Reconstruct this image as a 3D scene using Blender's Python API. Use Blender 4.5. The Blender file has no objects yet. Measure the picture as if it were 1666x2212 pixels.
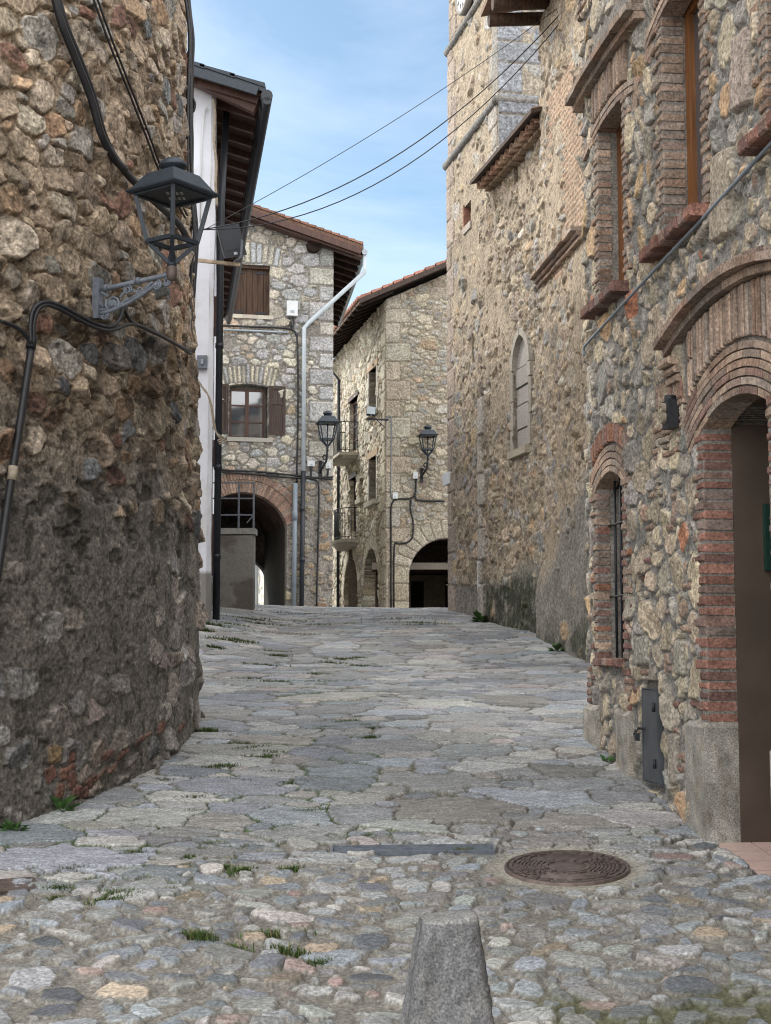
import bpy, math, random
import numpy as np

# ------------------------------------------------------------------ camera
F, CX, CY = 3136.0, 833.0, 1106.0          # pinhole of the photograph, on a 1666 x 2212 grid
PITCH = math.atan(294.0 / F)
EYE = 1.65
SC = bpy.context.scene
COL = SC.collection
cam_d = bpy.data.cameras.new('camera')
cam = bpy.data.objects.new('camera', cam_d)
COL.objects.link(cam)
cam_d.sensor_fit = 'HORIZONTAL'
cam_d.sensor_width = 36.0
cam_d.lens = F / 1666.0 * 36.0
cam_d.clip_start = 0.05
cam_d.clip_end = 3000
cam.location = (0, 0, EYE)
cam.rotation_euler = (math.pi / 2 + PITCH, 0, 0)
SC.camera = cam

# ------------------------------------------------------------------ sky, sun, exposure
SUN_DIR = np.array([-1.0, 0.90, 0.92])      # towards the sun
SUN_DIR = SUN_DIR / np.linalg.norm(SUN_DIR)
W = bpy.data.worlds.new('World')
SC.world = W
W.use_nodes = True
nt = W.node_tree
nt.nodes.clear()
out = nt.nodes.new('ShaderNodeOutputWorld')
bg = nt.nodes.new('ShaderNodeBackground')
sky = nt.nodes.new('ShaderNodeTexSky')
sky.sky_type = 'NISHITA'
sky.sun_disc = False
sky.sun_elevation = math.asin(SUN_DIR[2])
sky.sun_rotation = math.atan2(SUN_DIR[0], SUN_DIR[1])
sky.air_density = 1.0
sky.dust_density = 1.0
sky.ozone_density = 1.0
tc = nt.nodes.new('ShaderNodeTexCoord')
mp = nt.nodes.new('ShaderNodeMapping')
mp.inputs['Scale'].default_value = (1.0, 1.0, 2.3)
cn = nt.nodes.new('ShaderNodeTexNoise')
cn.inputs['Scale'].default_value = 3.2
cn.inputs['Detail'].default_value = 9
cn.inputs['Roughness'].default_value = 0.58
cn.inputs['Distortion'].default_value = 0.5
cr = nt.nodes.new('ShaderNodeValToRGB')
cr.color_ramp.elements[0].position = 0.42
cr.color_ramp.elements[0].color = (0, 0, 0, 1)
cr.color_ramp.elements[1].position = 0.95
cr.color_ramp.elements[1].color = (0.75, 0.75, 0.75, 1)
mx = nt.nodes.new('ShaderNodeMix')
mx.data_type = 'RGBA'
cloud = nt.nodes.new('ShaderNodeRGB')
cloud.outputs[0].default_value = (8.2, 8.9, 9.8, 1)
nt.links.new(tc.outputs['Generated'], mp.inputs['Vector'])
nt.links.new(mp.outputs['Vector'], cn.inputs['Vector'])
nt.links.new(cn.outputs['Fac'], cr.inputs['Fac'])
nt.links.new(cr.outputs['Color'], mx.inputs[0])
tn = nt.nodes.new('ShaderNodeVectorMath'); tn.operation = 'MULTIPLY'; tn.inputs[1].default_value = (.88, 1.02, 1.04)
nt.links.new(sky.outputs['Color'], tn.inputs[0])
nt.links.new(tn.outputs[0], mx.inputs[6])
nt.links.new(cloud.outputs[0], mx.inputs[7])
# bright cloud added out of view, overhead and behind, as neutral fill light
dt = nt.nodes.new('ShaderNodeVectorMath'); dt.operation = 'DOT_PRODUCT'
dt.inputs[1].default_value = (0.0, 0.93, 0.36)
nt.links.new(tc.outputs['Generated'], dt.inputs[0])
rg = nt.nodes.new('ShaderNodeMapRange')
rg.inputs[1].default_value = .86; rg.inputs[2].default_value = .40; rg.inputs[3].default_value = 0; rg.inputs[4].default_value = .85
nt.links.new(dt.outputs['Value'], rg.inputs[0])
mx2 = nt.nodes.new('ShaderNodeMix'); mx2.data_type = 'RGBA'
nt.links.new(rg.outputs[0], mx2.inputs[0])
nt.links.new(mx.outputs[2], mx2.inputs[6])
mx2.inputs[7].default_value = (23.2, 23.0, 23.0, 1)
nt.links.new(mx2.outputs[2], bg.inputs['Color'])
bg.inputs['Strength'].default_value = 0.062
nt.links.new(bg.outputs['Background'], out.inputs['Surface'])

sd = bpy.data.lights.new('sun', 'SUN')
sd.energy = 1.6
sd.angle = math.radians(10)
sd.color = (1.0, 0.96, 0.90)
so = bpy.data.objects.new('sun', sd)
COL.objects.link(so)
from mathutils import Vector
so.rotation_euler = Vector([float(-c) for c in SUN_DIR]).to_track_quat('-Z', 'Y').to_euler()
so.location = (-30, 10, 30)

SC.view_settings.view_transform = 'Standard'
SC.view_settings.look = 'None'
SC.view_settings.gamma = 1
SC.view_settings.exposure = 1.32
SC.render.engine = 'CYCLES'
SC.cycles.use_denoising = True
SC.cycles.max_bounces = 6
SC.cycles.filter_width = 1.1

# ------------------------------------------------------------------ picture <-> place
CP, SP = math.cos(PITCH), math.sin(PITCH)


def ray(x, y):
    a, b = (x - CX) / F, (CY - y) / F
    return np.array([a, CP - b * SP, SP + b * CP])


def at_y(x, y, Y):
    d = ray(x, y)
    t = Y / d[1]
    return np.array([t * d[0], Y, EYE + t * d[2]])


class Frame:
    """A vertical plane: origin, run direction e, outward normal n."""
    def __init__(s, O, e, n):
        s.O = np.array(O, float)
        s.e = np.array(e, float) / np.linalg.norm(e)
        n = np.array(n, float)
        n = n - s.e * n.dot(s.e)
        s.n = n / np.linalg.norm(n)

    def pix(s, x, y, w=0.0):
        d = ray(x, y)
        t = (s.O + s.n * w).dot(s.n) / d[:2].dot(s.n)
        p = t * d[:2]
        return (p - s.O).dot(s.e), EYE + t * d[2]

    def ptA(s, U, V, Wd):
        X = s.O[0] + s.e[0] * U + s.n[0] * Wd
        Y = s.O[1] + s.e[1] * U + s.n[1] * Wd
        return np.stack([X, Y, V + 0 * X], -1)

    def pt(s, u, v, w=0.0):
        return np.array([s.O[0] + s.e[0] * u + s.n[0] * w, s.O[1] + s.e[1] * u + s.n[1] * w, v])


# ------------------------------------------------------------------ noise
def _hash(ix, iy, seed):
    n = (ix * 374761393 + iy * 668265263 + seed * 974634213) & 0xffffffff
    n = ((n ^ (n >> 13)) * 1274126177) & 0xffffffff
    n = ((n ^ (n >> 16)) * 2246822519) & 0xffffffff
    return ((n ^ (n >> 15)) & 0xffff) / 65535.0


def vnoise(x, y, seed=0):
    ix, iy = np.floor(x).astype(np.int64), np.floor(y).astype(np.int64)
    fx, fy = x - ix, y - iy
    fx = fx * fx * (3 - 2 * fx)
    fy = fy * fy * (3 - 2 * fy)
    a = _hash(ix, iy, seed) * (1 - fx) + _hash(ix + 1, iy, seed) * fx
    b = _hash(ix, iy + 1, seed) * (1 - fx) + _hash(ix + 1, iy + 1, seed) * fx
    return a * (1 - fy) + b * fy


def fbm(x, y, sc, seed=0, octs=4, gain=0.5):
    t, amp, tot = 0.0, 1.0, 0.0
    for o in range(octs):
        t = t + amp * vnoise(x * sc + 17.3 * o, y * sc - 9.1 * o, seed + o * 31)
        tot += amp
        amp *= gain
        sc *= 2.03
    return t / tot


def sm(a, b, x):
    t = np.clip((x - a) / (b - a), 0, 1)
    return t * t * (3 - 2 * t)


# ------------------------------------------------------------------ objects
def tag(o, label=None, cat=None, group=None, kind=None):
    if label: o['label'] = label
    if cat: o['category'] = cat
    if group: o['group'] = group
    if kind: o['kind'] = kind
    return o


def thing(name, label, cat, loc=(0, 0, 0), group=None):
    o = bpy.data.objects.new(name, None)
    o.empty_display_size = 0.2
    COL.objects.link(o)
    o.location = [float(c) for c in loc]
    return tag(o, label, cat, group)


def root_offset(parent):
    off = np.zeros(3)
    while parent is not None:
        off += np.array(parent.location)
        parent = parent.parent
    return off


def raw_mesh(name, V, Q, C=None, smooth=True):
    me = bpy.data.meshes.new(name)
    V = np.asarray(V, np.float32)
    Q = np.asarray(Q, np.int32)
    me.vertices.add(len(V))
    me.vertices.foreach_set('co', V.ravel())
    me.loops.add(Q.size)
    me.loops.foreach_set('vertex_index', Q.ravel())
    me.polygons.add(len(Q))
    me.polygons.foreach_set('loop_start', np.arange(0, Q.size, Q.shape[1], dtype=np.int32))
    me.update(calc_edges=True)
    me.polygons.foreach_set('use_smooth', np.full(len(Q), smooth, dtype=bool))
    if C is not None:
        a = me.attributes.new('col', 'FLOAT_COLOR', 'POINT')
        cc = np.ones((len(V), 4), np.float32)
        cc[:, :3] = C
        a.data.foreach_set('color', cc.ravel())
    me.validate()
    return me


def link(name, me, mat, parent=None):
    o = bpy.data.objects.new(name, me)
    COL.objects.link(o)
    if mat: me.materials.append(mat)
    if parent is not None: o.parent = parent
    return o


class MB:
    """Collects simple shapes; build() links them as one mesh object."""
    def __init__(s):
        s.v, s.f, s.c, s.n, s.sm = [], [], [], 0, []

    def add(s, verts, faces, col=(.5, .5, .5), smooth=False):
        verts = np.asarray(verts, float)
        s.v.append(verts)
        for f in faces:
            s.f.append([i + s.n for i in f])
            s.sm.append(smooth)
        c = np.asarray(col, float)
        s.c.append(np.tile(c, (len(verts), 1)) if c.ndim == 1 else c)
        s.n += len(verts)
        return s

    BF = [(0, 1, 2, 3), (7, 6, 5, 4), (0, 4, 5, 1), (1, 5, 6, 2), (2, 6, 7, 3), (3, 7, 4, 0)]

    def hexa(s, p, col=(.5, .5, .5)):
        return s.add(p, MB.BF, col)

    def fbox(s, fr, u0, u1, v0, v1, w0, w1, col=(.5, .5, .5)):
        p = [fr.pt(u, v, w) for w in (w0, w1) for (u, v) in ((u0, v0), (u1, v0), (u1, v1), (u0, v1))]
        return s.hexa(p, col)

    def box(s, x0, x1, y0, y1, z0, z1, col=(.5, .5, .5)):
        p = [(x, y, z) for y in (y0, y1) for (x, z) in ((x0, z0), (x1, z0), (x1, z1), (x0, z1))]
        return s.hexa(p, col)

    def bar(s, a, b, wx, wy=None, up=(0, 0, 1), col=(.5, .5, .5)):
        """rectangular bar from a to b"""
        wy = wy or wx
        a, b = np.array(a, float), np.array(b, float)
        d = (b - a) / np.linalg.norm(b - a)
        up = np.array(up, float)
        if abs(d.dot(up)) > .95: up = np.array([0, 1., 0])
        x = np.cross(d, up); x /= np.linalg.norm(x)
        y = np.cross(x, d)
        p = [q + x * sx * wx / 2 + y * sy * wy / 2 for q in (a, b) for (sx, sy) in ((-1, -1), (1, -1), (1, 1), (-1, 1))]
        return s.hexa(p, col)

    def tube(s, pts, r, n=8, col=(.5, .5, .5), flat=1.0, caps=True):
        pts = [np.array(p, float) for p in pts]
        m = len(pts)
        rr = r if hasattr(r, '__len__') else [r] * m
        t0 = pts[1] - pts[0]; t0 /= np.linalg.norm(t0)
        up = np.array([0, 0, 1.]) if abs(t0[2]) < .9 else np.array([1., 0, 0])
        x = np.cross(t0, up); x /= np.linalg.norm(x)
        vs, fs = [], []
        for i in range(m):
            t = pts[min(i + 1, m - 1)] - pts[max(i - 1, 0)]
            t = t / (np.linalg.norm(t) + 1e-12)
            x = x - t * x.dot(t); x /= np.linalg.norm(x)
            y = np.cross(t, x)
            for k in range(n):
                a = 2 * math.pi * k / n
                vs.append(pts[i] + rr[i] * (math.cos(a) * x + math.sin(a) * y * flat))
        for i in range(m - 1):
            for k in range(n):
                k2 = (k + 1) % n
                fs.append((i * n + k, i * n + k2, (i + 1) * n + k2, (i + 1) * n + k))
        s.add(vs, fs, col, True)
        if caps:
            b = s.n - len(vs)
            s.f.append([b + k for k in range(n)][::-1]); s.sm.append(False)
            s.f.append([b + (m - 1) * n + k for k in range(n)]); s.sm.append(False)
        return s

    def lathe(s, c, prof, n=16, col=(.5, .5, .5), rot=0.0, sq=False, ax=None, smooth=True):
        """prof: (r, h) rings about the vertical (or ax) axis through c"""
        c = np.array(c, float)
        if ax is None:
            X, Y, Z = np.eye(3)
        else:
            Z = np.array(ax, float); Z /= np.linalg.norm(Z)
            h = np.array([0, 0, 1.]) if abs(Z[2]) < .9 else np.array([0, 1., 0])
            X = np.cross(h, Z); X /= np.linalg.norm(X)
            Y = np.cross(Z, X)
        vs, fs = [], []
        for (r, h) in prof:
            for k in range(n):
                a = rot + 2 * math.pi * k / n
                vs.append(c + X * r * math.cos(a) + Y * r * math.sin(a) + Z * h)
        for i in range(len(prof) - 1):
            for k in range(n):
                k2 = (k + 1) % n
                fs.append((i * n + k, i * n + k2, (i + 1) * n + k2, (i + 1) * n + k))
        b = s.n
        s.add(vs, fs, col, smooth)
        s.f.append([b + k for k in range(n)][::-1]); s.sm.append(False)
        s.f.append([b + (len(prof) - 1) * n + k for k in range(n)]); s.sm.append(False)
        return s

    def build(s, name, mat, parent=None, local=False):
        V = np.concatenate(s.v)
        if parent is not None and not local: V = V - root_offset(parent)
        me = bpy.data.meshes.new(name)
        me.from_pydata([tuple(map(float, p)) for p in V], [], s.f)
        me.update()
        me.polygons.foreach_set('use_smooth', np.array(s.sm, bool))
        a = me.attributes.new('col', 'FLOAT_COLOR', 'POINT')
        cc = np.ones((len(V), 4), np.float32)
        cc[:, :3] = np.concatenate(s.c)
        a.data.foreach_set('color', cc.ravel())
        return link(name, me, mat, parent)


def thing_at(o, loc):
    """re-base a single-mesh thing so that its origin lies at loc"""
    off = np.array(loc, float)
    me = o.data
    co = np.empty(len(me.vertices) * 3, np.float32)
    me.vertices.foreach_get('co', co)
    co = co.reshape(-1, 3) - off.astype(np.float32)
    me.vertices.foreach_set('co', co.ravel())
    me.update()
    o.location = [float(c) for c in off]
    return o


def dup(root, loc, rotz, label):
    r = root.copy(); COL.objects.link(r)
    r.location = [float(c) for c in loc]; r.rotation_euler = (0, 0, rotz); r['label'] = label
    for ch in root.children:
        c = ch.copy(); COL.objects.link(c); c.parent = r
        for g in ch.children:
            d = g.copy(); COL.objects.link(d); d.parent = c
    return r


# ------------------------------------------------------------------ materials
def nodes(name):
    m = bpy.data.materials.new(name)
    m.use_nodes = True
    t = m.node_tree
    return m, t, t.nodes['Principled BSDF'], t.nodes.new, t.links.new


def mat_attr(name, s1=45.0, a1=0.5, s2=2.0, a2=0.15, bump=0.8, dist=0.008, rough=0.92, spec=0.25, a3=.2):
    """stone, brick, plaster: base colour from the mesh, fine grain and bump from noise"""
    m, t, b, N, L = nodes(name)
    at = N('ShaderNodeAttribute'); at.attribute_name = 'col'
    co = N('ShaderNodeNewGeometry')
    n1 = N('ShaderNodeTexNoise'); n1.inputs['Scale'].default_value = s1; n1.inputs['Detail'].default_value = 7; n1.inputs['Roughness'].default_value = .65
    n2 = N('ShaderNodeTexNoise'); n2.inputs['Scale'].default_value = s2; n2.inputs['Detail'].default_value = 4
    L(co.outputs['Position'], n1.inputs['Vector']); L(co.outputs['Position'], n2.inputs['Vector'])
    r1 = N('ShaderNodeMapRange'); r1.inputs[1].default_value = .34; r1.inputs[2].default_value = .66; r1.inputs[3].default_value = 1 - a1; r1.inputs[4].default_value = 1 + a1
    r2 = N('ShaderNodeMapRange'); r2.inputs[1].default_value = .3; r2.inputs[2].default_value = .7; r2.inputs[3].default_value = 1 - a2; r2.inputs[4].default_value = 1 + a2
    L(n1.outputs['Fac'], r1.inputs[0]); L(n2.outputs['Fac'], r2.inputs[0])
    vo = N('ShaderNodeTexVoronoi'); vo.inputs['Scale'].default_value = s1 * 1.25
    L(co.outputs['Position'], vo.inputs['Vector'])
    sx = N('ShaderNodeSeparateColor'); L(vo.outputs['Color'], sx.inputs[0])
    r3 = N('ShaderNodeMapRange'); r3.inputs[3].default_value = 1 - a3; r3.inputs[4].default_value = 1 + a3
    L(sx.outputs[0], r3.inputs[0])
    mu0 = N('ShaderNodeMath'); mu0.operation = 'MULTIPLY'
    L(r1.outputs[0], mu0.inputs[0]); L(r3.outputs[0], mu0.inputs[1])
    mu = N('ShaderNodeMath'); mu.operation = 'MULTIPLY'
    L(mu0.outputs[0], mu.inputs[0]); L(r2.outputs[0], mu.inputs[1])
    vm = N('ShaderNodeVectorMath'); vm.operation = 'SCALE'
    L(at.outputs['Color'], vm.inputs[0]); L(mu.outputs[0], vm.inputs['Scale'])
    L(vm.outputs[0], b.inputs['Base Color'])
    b.inputs['Roughness'].default_value = rough
    b.inputs['Specular IOR Level'].default_value = spec
    if bump:
        bp = N('ShaderNodeBump'); bp.inputs['Strength'].default_value = bump; bp.inputs['Distance'].default_value = dist
        ad = N('ShaderNodeMath'); ad.operation = 'MULTIPLY_ADD'; ad.inputs[1].default_value = .35
        L(vo.outputs['Distance'], ad.inputs[0]); L(n1.outputs['Fac'], ad.inputs[2])
        L(ad.outputs[0], bp.inputs['Height']); L(bp.outputs[0], b.inputs['Normal'])
    return m


def mat_plain(name, col, rough=.5, metal=0.0, var=.2, sc=12.0, bump=.15, stretch=None, spec=.4):
    m, t, b, N, L = nodes(name)
    co = N('ShaderNodeTexCoord')
    n1 = N('ShaderNodeTexNoise'); n1.inputs['Scale'].default_value = sc; n1.inputs['Detail'].default_value = 6
    if stretch:
        mpn = N('ShaderNodeMapping'); mpn.inputs['Scale'].default_value = stretch
        L(co.outputs['Object'], mpn.inputs['Vector']); L(mpn.outputs[0], n1.inputs['Vector'])
    else:
        L(co.outputs['Object'], n1.inputs['Vector'])
    r1 = N('ShaderNodeMapRange'); r1.inputs[1].default_value = .3; r1.inputs[2].default_value = .7; r1.inputs[3].default_value = 1 - var; r1.inputs[4].default_value = 1 + var
    L(n1.outputs['Fac'], r1.inputs[0])
    vm = N('ShaderNodeVectorMath'); vm.operation = 'SCALE'
    vm.inputs[0].default_value = col
    L(r1.outputs[0], vm.inputs['Scale'])
    L(vm.outputs[0], b.inputs['Base Color'])
    b.inputs['Roughness'].default_value = rough
    b.inputs['Metallic'].default_value = metal
    b.inputs['Specular IOR Level'].default_value = spec
    if bump:
        bp = N('ShaderNodeBump'); bp.inputs['Strength'].default_value = bump; bp.inputs['Distance'].default_value = .004
        L(n1.outputs['Fac'], bp.inputs['Height']); L(bp.outputs[0], b.inputs['Normal'])
    return m


M = {}
M['stone'] = mat_attr('rubble_stone')
M['stone_far'] = mat_attr('rubble_stone_far', s1=24, a1=.45, bump=.7, dist=.014)
M['paving'] = mat_attr('street_stone', s1=62, a1=.42, s2=1.3, a2=.14, bump=.7, dist=.005, rough=.72, spec=.38)
M['brick'] = mat_attr('old_brick', s1=55, a1=.42, s2=9, a2=.25, bump=.7, dist=.006)
M['granite'] = mat_attr('granite', s1=120, a1=.48, s2=4, a2=.22, bump=.6, dist=.004)
M['plaster'] = mat_attr('old_plaster', s1=30, a1=.16, a3=.06, s2=1.5, a2=.10, bump=.25, dist=.006)
M['white_wash'] = mat_attr('whitewash', s1=16, a1=.035, a3=.0, s2=1.2, a2=.06, bump=.2, dist=.004, rough=.85)
M['tile'] = mat_attr('clay_tile', s1=30, a1=.25, s2=3, a2=.2, bump=.3)
M['wood'] = mat_plain('old_wood', (.060, .036, .024), rough=.75, var=.5, sc=3.0, stretch=(12, 12, .8), bump=.4, spec=.2)
M['wood_dark'] = mat_plain('dark_beam', (.022, .014, .011), rough=.85, var=.4, sc=5.0, spec=.15)
M['wood_grey'] = mat_plain('weathered_shutter', (.062, .045, .038), rough=.8, var=.4, sc=3.0, stretch=(14, 14, .9), bump=.3, spec=.2)
M['wood_orange'] = mat_plain('varnished_frame', (.165, .066, .021), rough=.45, var=.35, sc=3.0, stretch=(14, 14, .7), bump=.1)
M['wood_red'] = mat_plain('red_brown_wood', (.070, .034, .025), rough=.6, var=.3, sc=3.0, stretch=(12, 12, .8), bump=.1)
M['iron'] = mat_plain('black_iron', (.018, .020, .024), rough=.55, metal=.2, var=.3, sc=40)
M['lamp_paint'] = mat_plain('lamp_paint', (.022, .030, .040), rough=.5, metal=.1, var=.2, sc=18)
M['iron_grey'] = mat_plain('grey_painted_iron', (.13, .145, .17), rough=.6, metal=.2, var=.25, sc=30)
M['steel_door'] = mat_plain('grey_steel', (.075, .082, .09), rough=.55, metal=.2, var=.18, sc=9)
M['rust'] = mat_plain('rusty_iron', (.118, .090, .078), rough=.55, metal=.35, var=.35, sc=25, bump=.3)
M['rust_pipe'] = mat_plain('rusty_bar', (.33, .26, .18), rough=.7, metal=.1, var=.5, sc=8)
M['cable'] = mat_plain('black_cable', (.012, .012, .014), rough=.5, var=.3, sc=20)
M['cable_tan'] = mat_plain('tan_cable', (.24, .20, .15), rough=.7, var=.3, sc=20)
M['zinc'] = mat_plain('zinc_pipe', (.30, .34, .38), rough=.45, metal=.35, var=.15, sc=8)
M['pipe_pale'] = mat_plain('pale_grey_pipe', (.42, .47, .50), rough=.5, var=.1, sc=6)
M['pipe_grey'] = mat_plain('grey_pipe', (.17, .20, .23), rough=.5, var=.12, sc=6)
M['pipe_dark'] = mat_plain('dark_pipe', (.016, .019, .025), rough=.45, var=.2, sc=6)
M['white_box'] = mat_plain('white_plastic', (.55, .57, .57), rough=.5, var=.06, sc=6, bump=.03)
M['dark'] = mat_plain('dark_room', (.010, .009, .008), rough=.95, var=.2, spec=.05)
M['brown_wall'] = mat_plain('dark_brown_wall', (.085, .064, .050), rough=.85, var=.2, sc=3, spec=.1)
M['green_metal'] = mat_plain('dark_green_metal', (.010, .035, .026), rough=.5, var=.2)
M['floor_tile'] = mat_attr('terracotta_tile', s1=40, a1=.1, a3=.02, s2=3, a2=.1, bump=.05, rough=.55)
M['grass'] = mat_attr('grass_blade', s1=40, a1=.25, a3=0, bump=0, rough=.7)
M['lens'] = mat_plain('floodlight_glass', (.016, .019, .025), rough=.55, var=.05, bump=0)
M['lens_pale'] = mat_plain('pale_floodlight_glass', (.60, .68, .74), rough=.25, var=.04, bump=0)
M['led'] = mat_plain('pale_diffuser', (.33, .33, .31), rough=.4, var=.05, bump=0)
M['dial'] = mat_plain('clock_dial', (.66, .67, .68), rough=.5, var=.05, bump=0)


def mat_glass(name, tint=(.05, .06, .07)):
    m, t, b, N, L = nodes(name)
    b.inputs['Base Color'].default_value = tint + (1,)
    b.inputs['Roughness'].default_value = .04
    b.inputs['Specular IOR Level'].default_value = .9
    b.inputs['IOR'].default_value = 1.9
    return m


M['glass'] = mat_glass('window_glass')

# ------------------------------------------------------------------ masonry: stones laid out one by one, meshed as relief
def scatter(rng, u0, u1, v0, v1, radii, au=1.25, gapf=.88, accept=None, params=None, base=None):
    """dart throwing, big stones first; returns dict of arrays"""
    cap = 12000
    U, V, R = np.empty(cap), np.empty(cap), np.empty(cap)
    K = np.empty(cap, int)
    n = 0
    if base is not None:
        n = len(base['u']); U[:n], V[:n], R[:n], K[:n] = base['u'], base['v'], base['r'], base['k']
    for (r, tries, k) in radii:
        us, vs = rng.uniform(u0, u1, tries), rng.uniform(v0, v1, tries)
        rs = r * rng.uniform(.82, 1.2, tries)
        if accept is not None:
            ok = accept(us, vs, k)
            us, vs, rs = us[ok], vs[ok], rs[ok]
        for i in range(len(us)):
            if n:
                d = ((U[:n] - us[i]) / au) ** 2 + ((V[:n] - vs[i]) * au) ** 2
                if (d < (gapf * (R[:n] + rs[i])) ** 2).any(): continue
            U[n], V[n], R[n], K[n] = us[i], vs[i], rs[i], k
            n += 1
            if n >= cap: break
    st = dict(u=U[:n].copy(), v=V[:n].copy(), r=R[:n].copy(), k=K[:n].copy())
    return st


def splat(U, V, WU, WV, st, au, pw, rot, reach=2.1, marg=.05):
    sh = WU.shape
    F1, F2 = np.full(sh, 9., np.float32), np.full(sh, 9., np.float32)
    ID = np.zeros(sh, np.int32)
    for i in range(len(st['u'])):
        su, sv, r, a = st['u'][i], st['v'][i], st['r'][i], au[i]
        ru, rv = r * a * reach + marg, r / a * reach + marg
        ex = abs(math.sin(rot[i])) * r * a * .8
        i0, i1 = np.searchsorted(U, [su - ru, su + ru])
        j0, j1 = np.searchsorted(V, [sv - rv - ex, sv + rv + ex])
        if i1 <= i0 or j1 <= j0: continue
        du, dv = WU[i0:i1, j0:j1] - su, WV[i0:i1, j0:j1] - sv
        c, s = math.cos(rot[i]), math.sin(rot[i])
        A, B = np.abs(du * c + dv * s) / (r * a), np.abs(dv * c - du * s) / (r / a)
        p = pw[i]
        d = ((A ** p + B ** p) ** (1 / p)).astype(np.float32)
        f1, f2 = F1[i0:i1, j0:j1], F2[i0:i1, j0:j1]
        near = d < f1
        F2[i0:i1, j0:j1] = np.where(near, f1, np.minimum(f2, d))
        ID[i0:i1, j0:j1] = np.where(near, i, ID[i0:i1, j0:j1])
        F1[i0:i1, j0:j1] = np.where(near, d, f1)
    return F1, F2, ID


def sd_rect(u0, u1, v0, v1):
    return lambda U, V: np.maximum(np.maximum(u0 - U, U - u1), np.maximum(v0 - V, V - v1))


def arch_circle(u0, u1, vs, rise):
    hw = (u1 - u0) / 2
    R = (hw * hw + rise * rise) / (2 * rise)
    return (u0 + u1) / 2, vs + rise - R, R


def sd_arch(u0, u1, v0, vs, rise):
    uc, cv, R = arch_circle(u0, u1, vs, rise)

    def f(U, V):
        top = np.where(V > min(cv, vs), np.sqrt((U - uc) ** 2 + (V - cv) ** 2) - R, -9.)
        return np.maximum(np.maximum(u0 - U, U - u1), np.maximum(v0 - V, top))
    return f


def sd_lancet(u0, u1, v0, vs):
    hw = (u1 - u0) / 2
    R = hw * 1.3

    def f(U, V):
        top = np.where(V > vs, np.maximum(np.hypot(U - (u0 + R), V - vs) - R, np.hypot(U - (u1 - R), V - vs) - R), -9.)
        return np.maximum(np.maximum(u0 - U, U - u1), np.maximum(v0 - V, top))
    return f


def stone_layout(seed, u0, u1, v0, v1, radii, aspect=1.35, asp_j=.25, pj=(2.0, 4.0), rotj=.25, pal=None, palw=None,
                 prot=(.012, .03), tilt=.12, bri=(.75, 1.2), gapf=.88, accept=None, base=None):
    rng = np.random.default_rng(seed)
    st = scatter(rng, u0, u1, v0, v1, radii, math.sqrt(aspect), gapf, accept, base=base)
    n = len(st['u'])
    st['au'] = np.sqrt(aspect * rng.uniform(1 - asp_j, 1 + asp_j, n))
    st['pw'] = rng.uniform(pj[0], pj[1], n)
    st['rot'] = rng.normal(0, rotj, n)
    pal = np.array(pal, float)
    idx = rng.choice(len(pal), n, p=(np.array(palw, float) / np.sum(palw)) if palw is not None else None)
    st['pi'] = idx
    st['col'] = np.clip(pal[idx] * rng.uniform(bri[0], bri[1], (n, 1)) * rng.uniform(.975, 1.025, (n, 3)), .004, .9)
    st['prot'] = rng.uniform(prot[0], prot[1], n)
    st['tu'], st['tv'] = rng.normal(0, tilt, n), rng.normal(0, tilt, n)
    st['rnd'] = rng.uniform(0, 1, n)
    return st


def relief(U, V, st, seed, gap=.010, soft=.016, lim=1.12, warp=.03, warps=7.0, rough=.006, rsc=22., mortar=(.2, .18, .15),
           mrough=.006, mvar=.3, svar=.35, cover=None, dome=.7, gapv=None, crisp=None):
    """height, colour and stone mask on the grid U x V"""
    UU, VV = np.meshgrid(U, V, indexing='ij')
    WU = UU + warp * 2 * (fbm(UU, VV, warps, seed + 1, 3) - .5)
    WV = VV + warp * 2 * (fbm(UU, VV, warps, seed + 2, 3) - .5)
    F1, F2, ID = splat(U, V, WU, WV, st, st['au'], st['pw'], st['rot'])
    r = st['r'][ID]
    s = (F2 - F1) * r * .5
    g = gap if gapv is None else gapv[ID]
    lm = lim if crisp is None else crisp[ID]
    m = sm(g, g + soft, s) * (1 - sm(lm - .16, lm + .06, F1))
    if cover is not None:
        cv = cover(UU, VV)
        m = m * (st['rnd'][ID] < cv)
    n1 = fbm(UU, VV, rsc, seed + 5, 4) - .5
    n1 = .6 * n1 + .4 * (.20 - 2.0 * np.abs(fbm(UU + ID * .71, VV, rsc * .7, seed + 15, 3) - .5))
    n2 = fbm(UU, VV, rsc * 3.1, seed + 6, 3) - .5
    n3 = fbm(UU + ID * .37, VV * 1.6, 9., seed + 8, 3) - .5
    H = (m ** dome) * st['prot'][ID] + m * (st['tu'][ID] * (WU - st['u'][ID]) + st['tv'][ID] * (WV - st['v'][ID]))
    H = H + m * rough * 2 * n1 + (1 - m) * mrough * 2 * n1 + rough * .7 * n2
    C = st['col'][ID] * (1 + svar * 2 * n3 + svar * 1.2 * n2)[..., None]
    mo = np.array(mortar) * (1 + mvar * 2 * n1 + mvar * n2)[..., None]
    k = sm(.25, .6, m)[..., None]
    C = C * k + mo * (1 - k)
    return H, np.clip(C, .004, .9), m, UU, VV, ID


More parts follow.
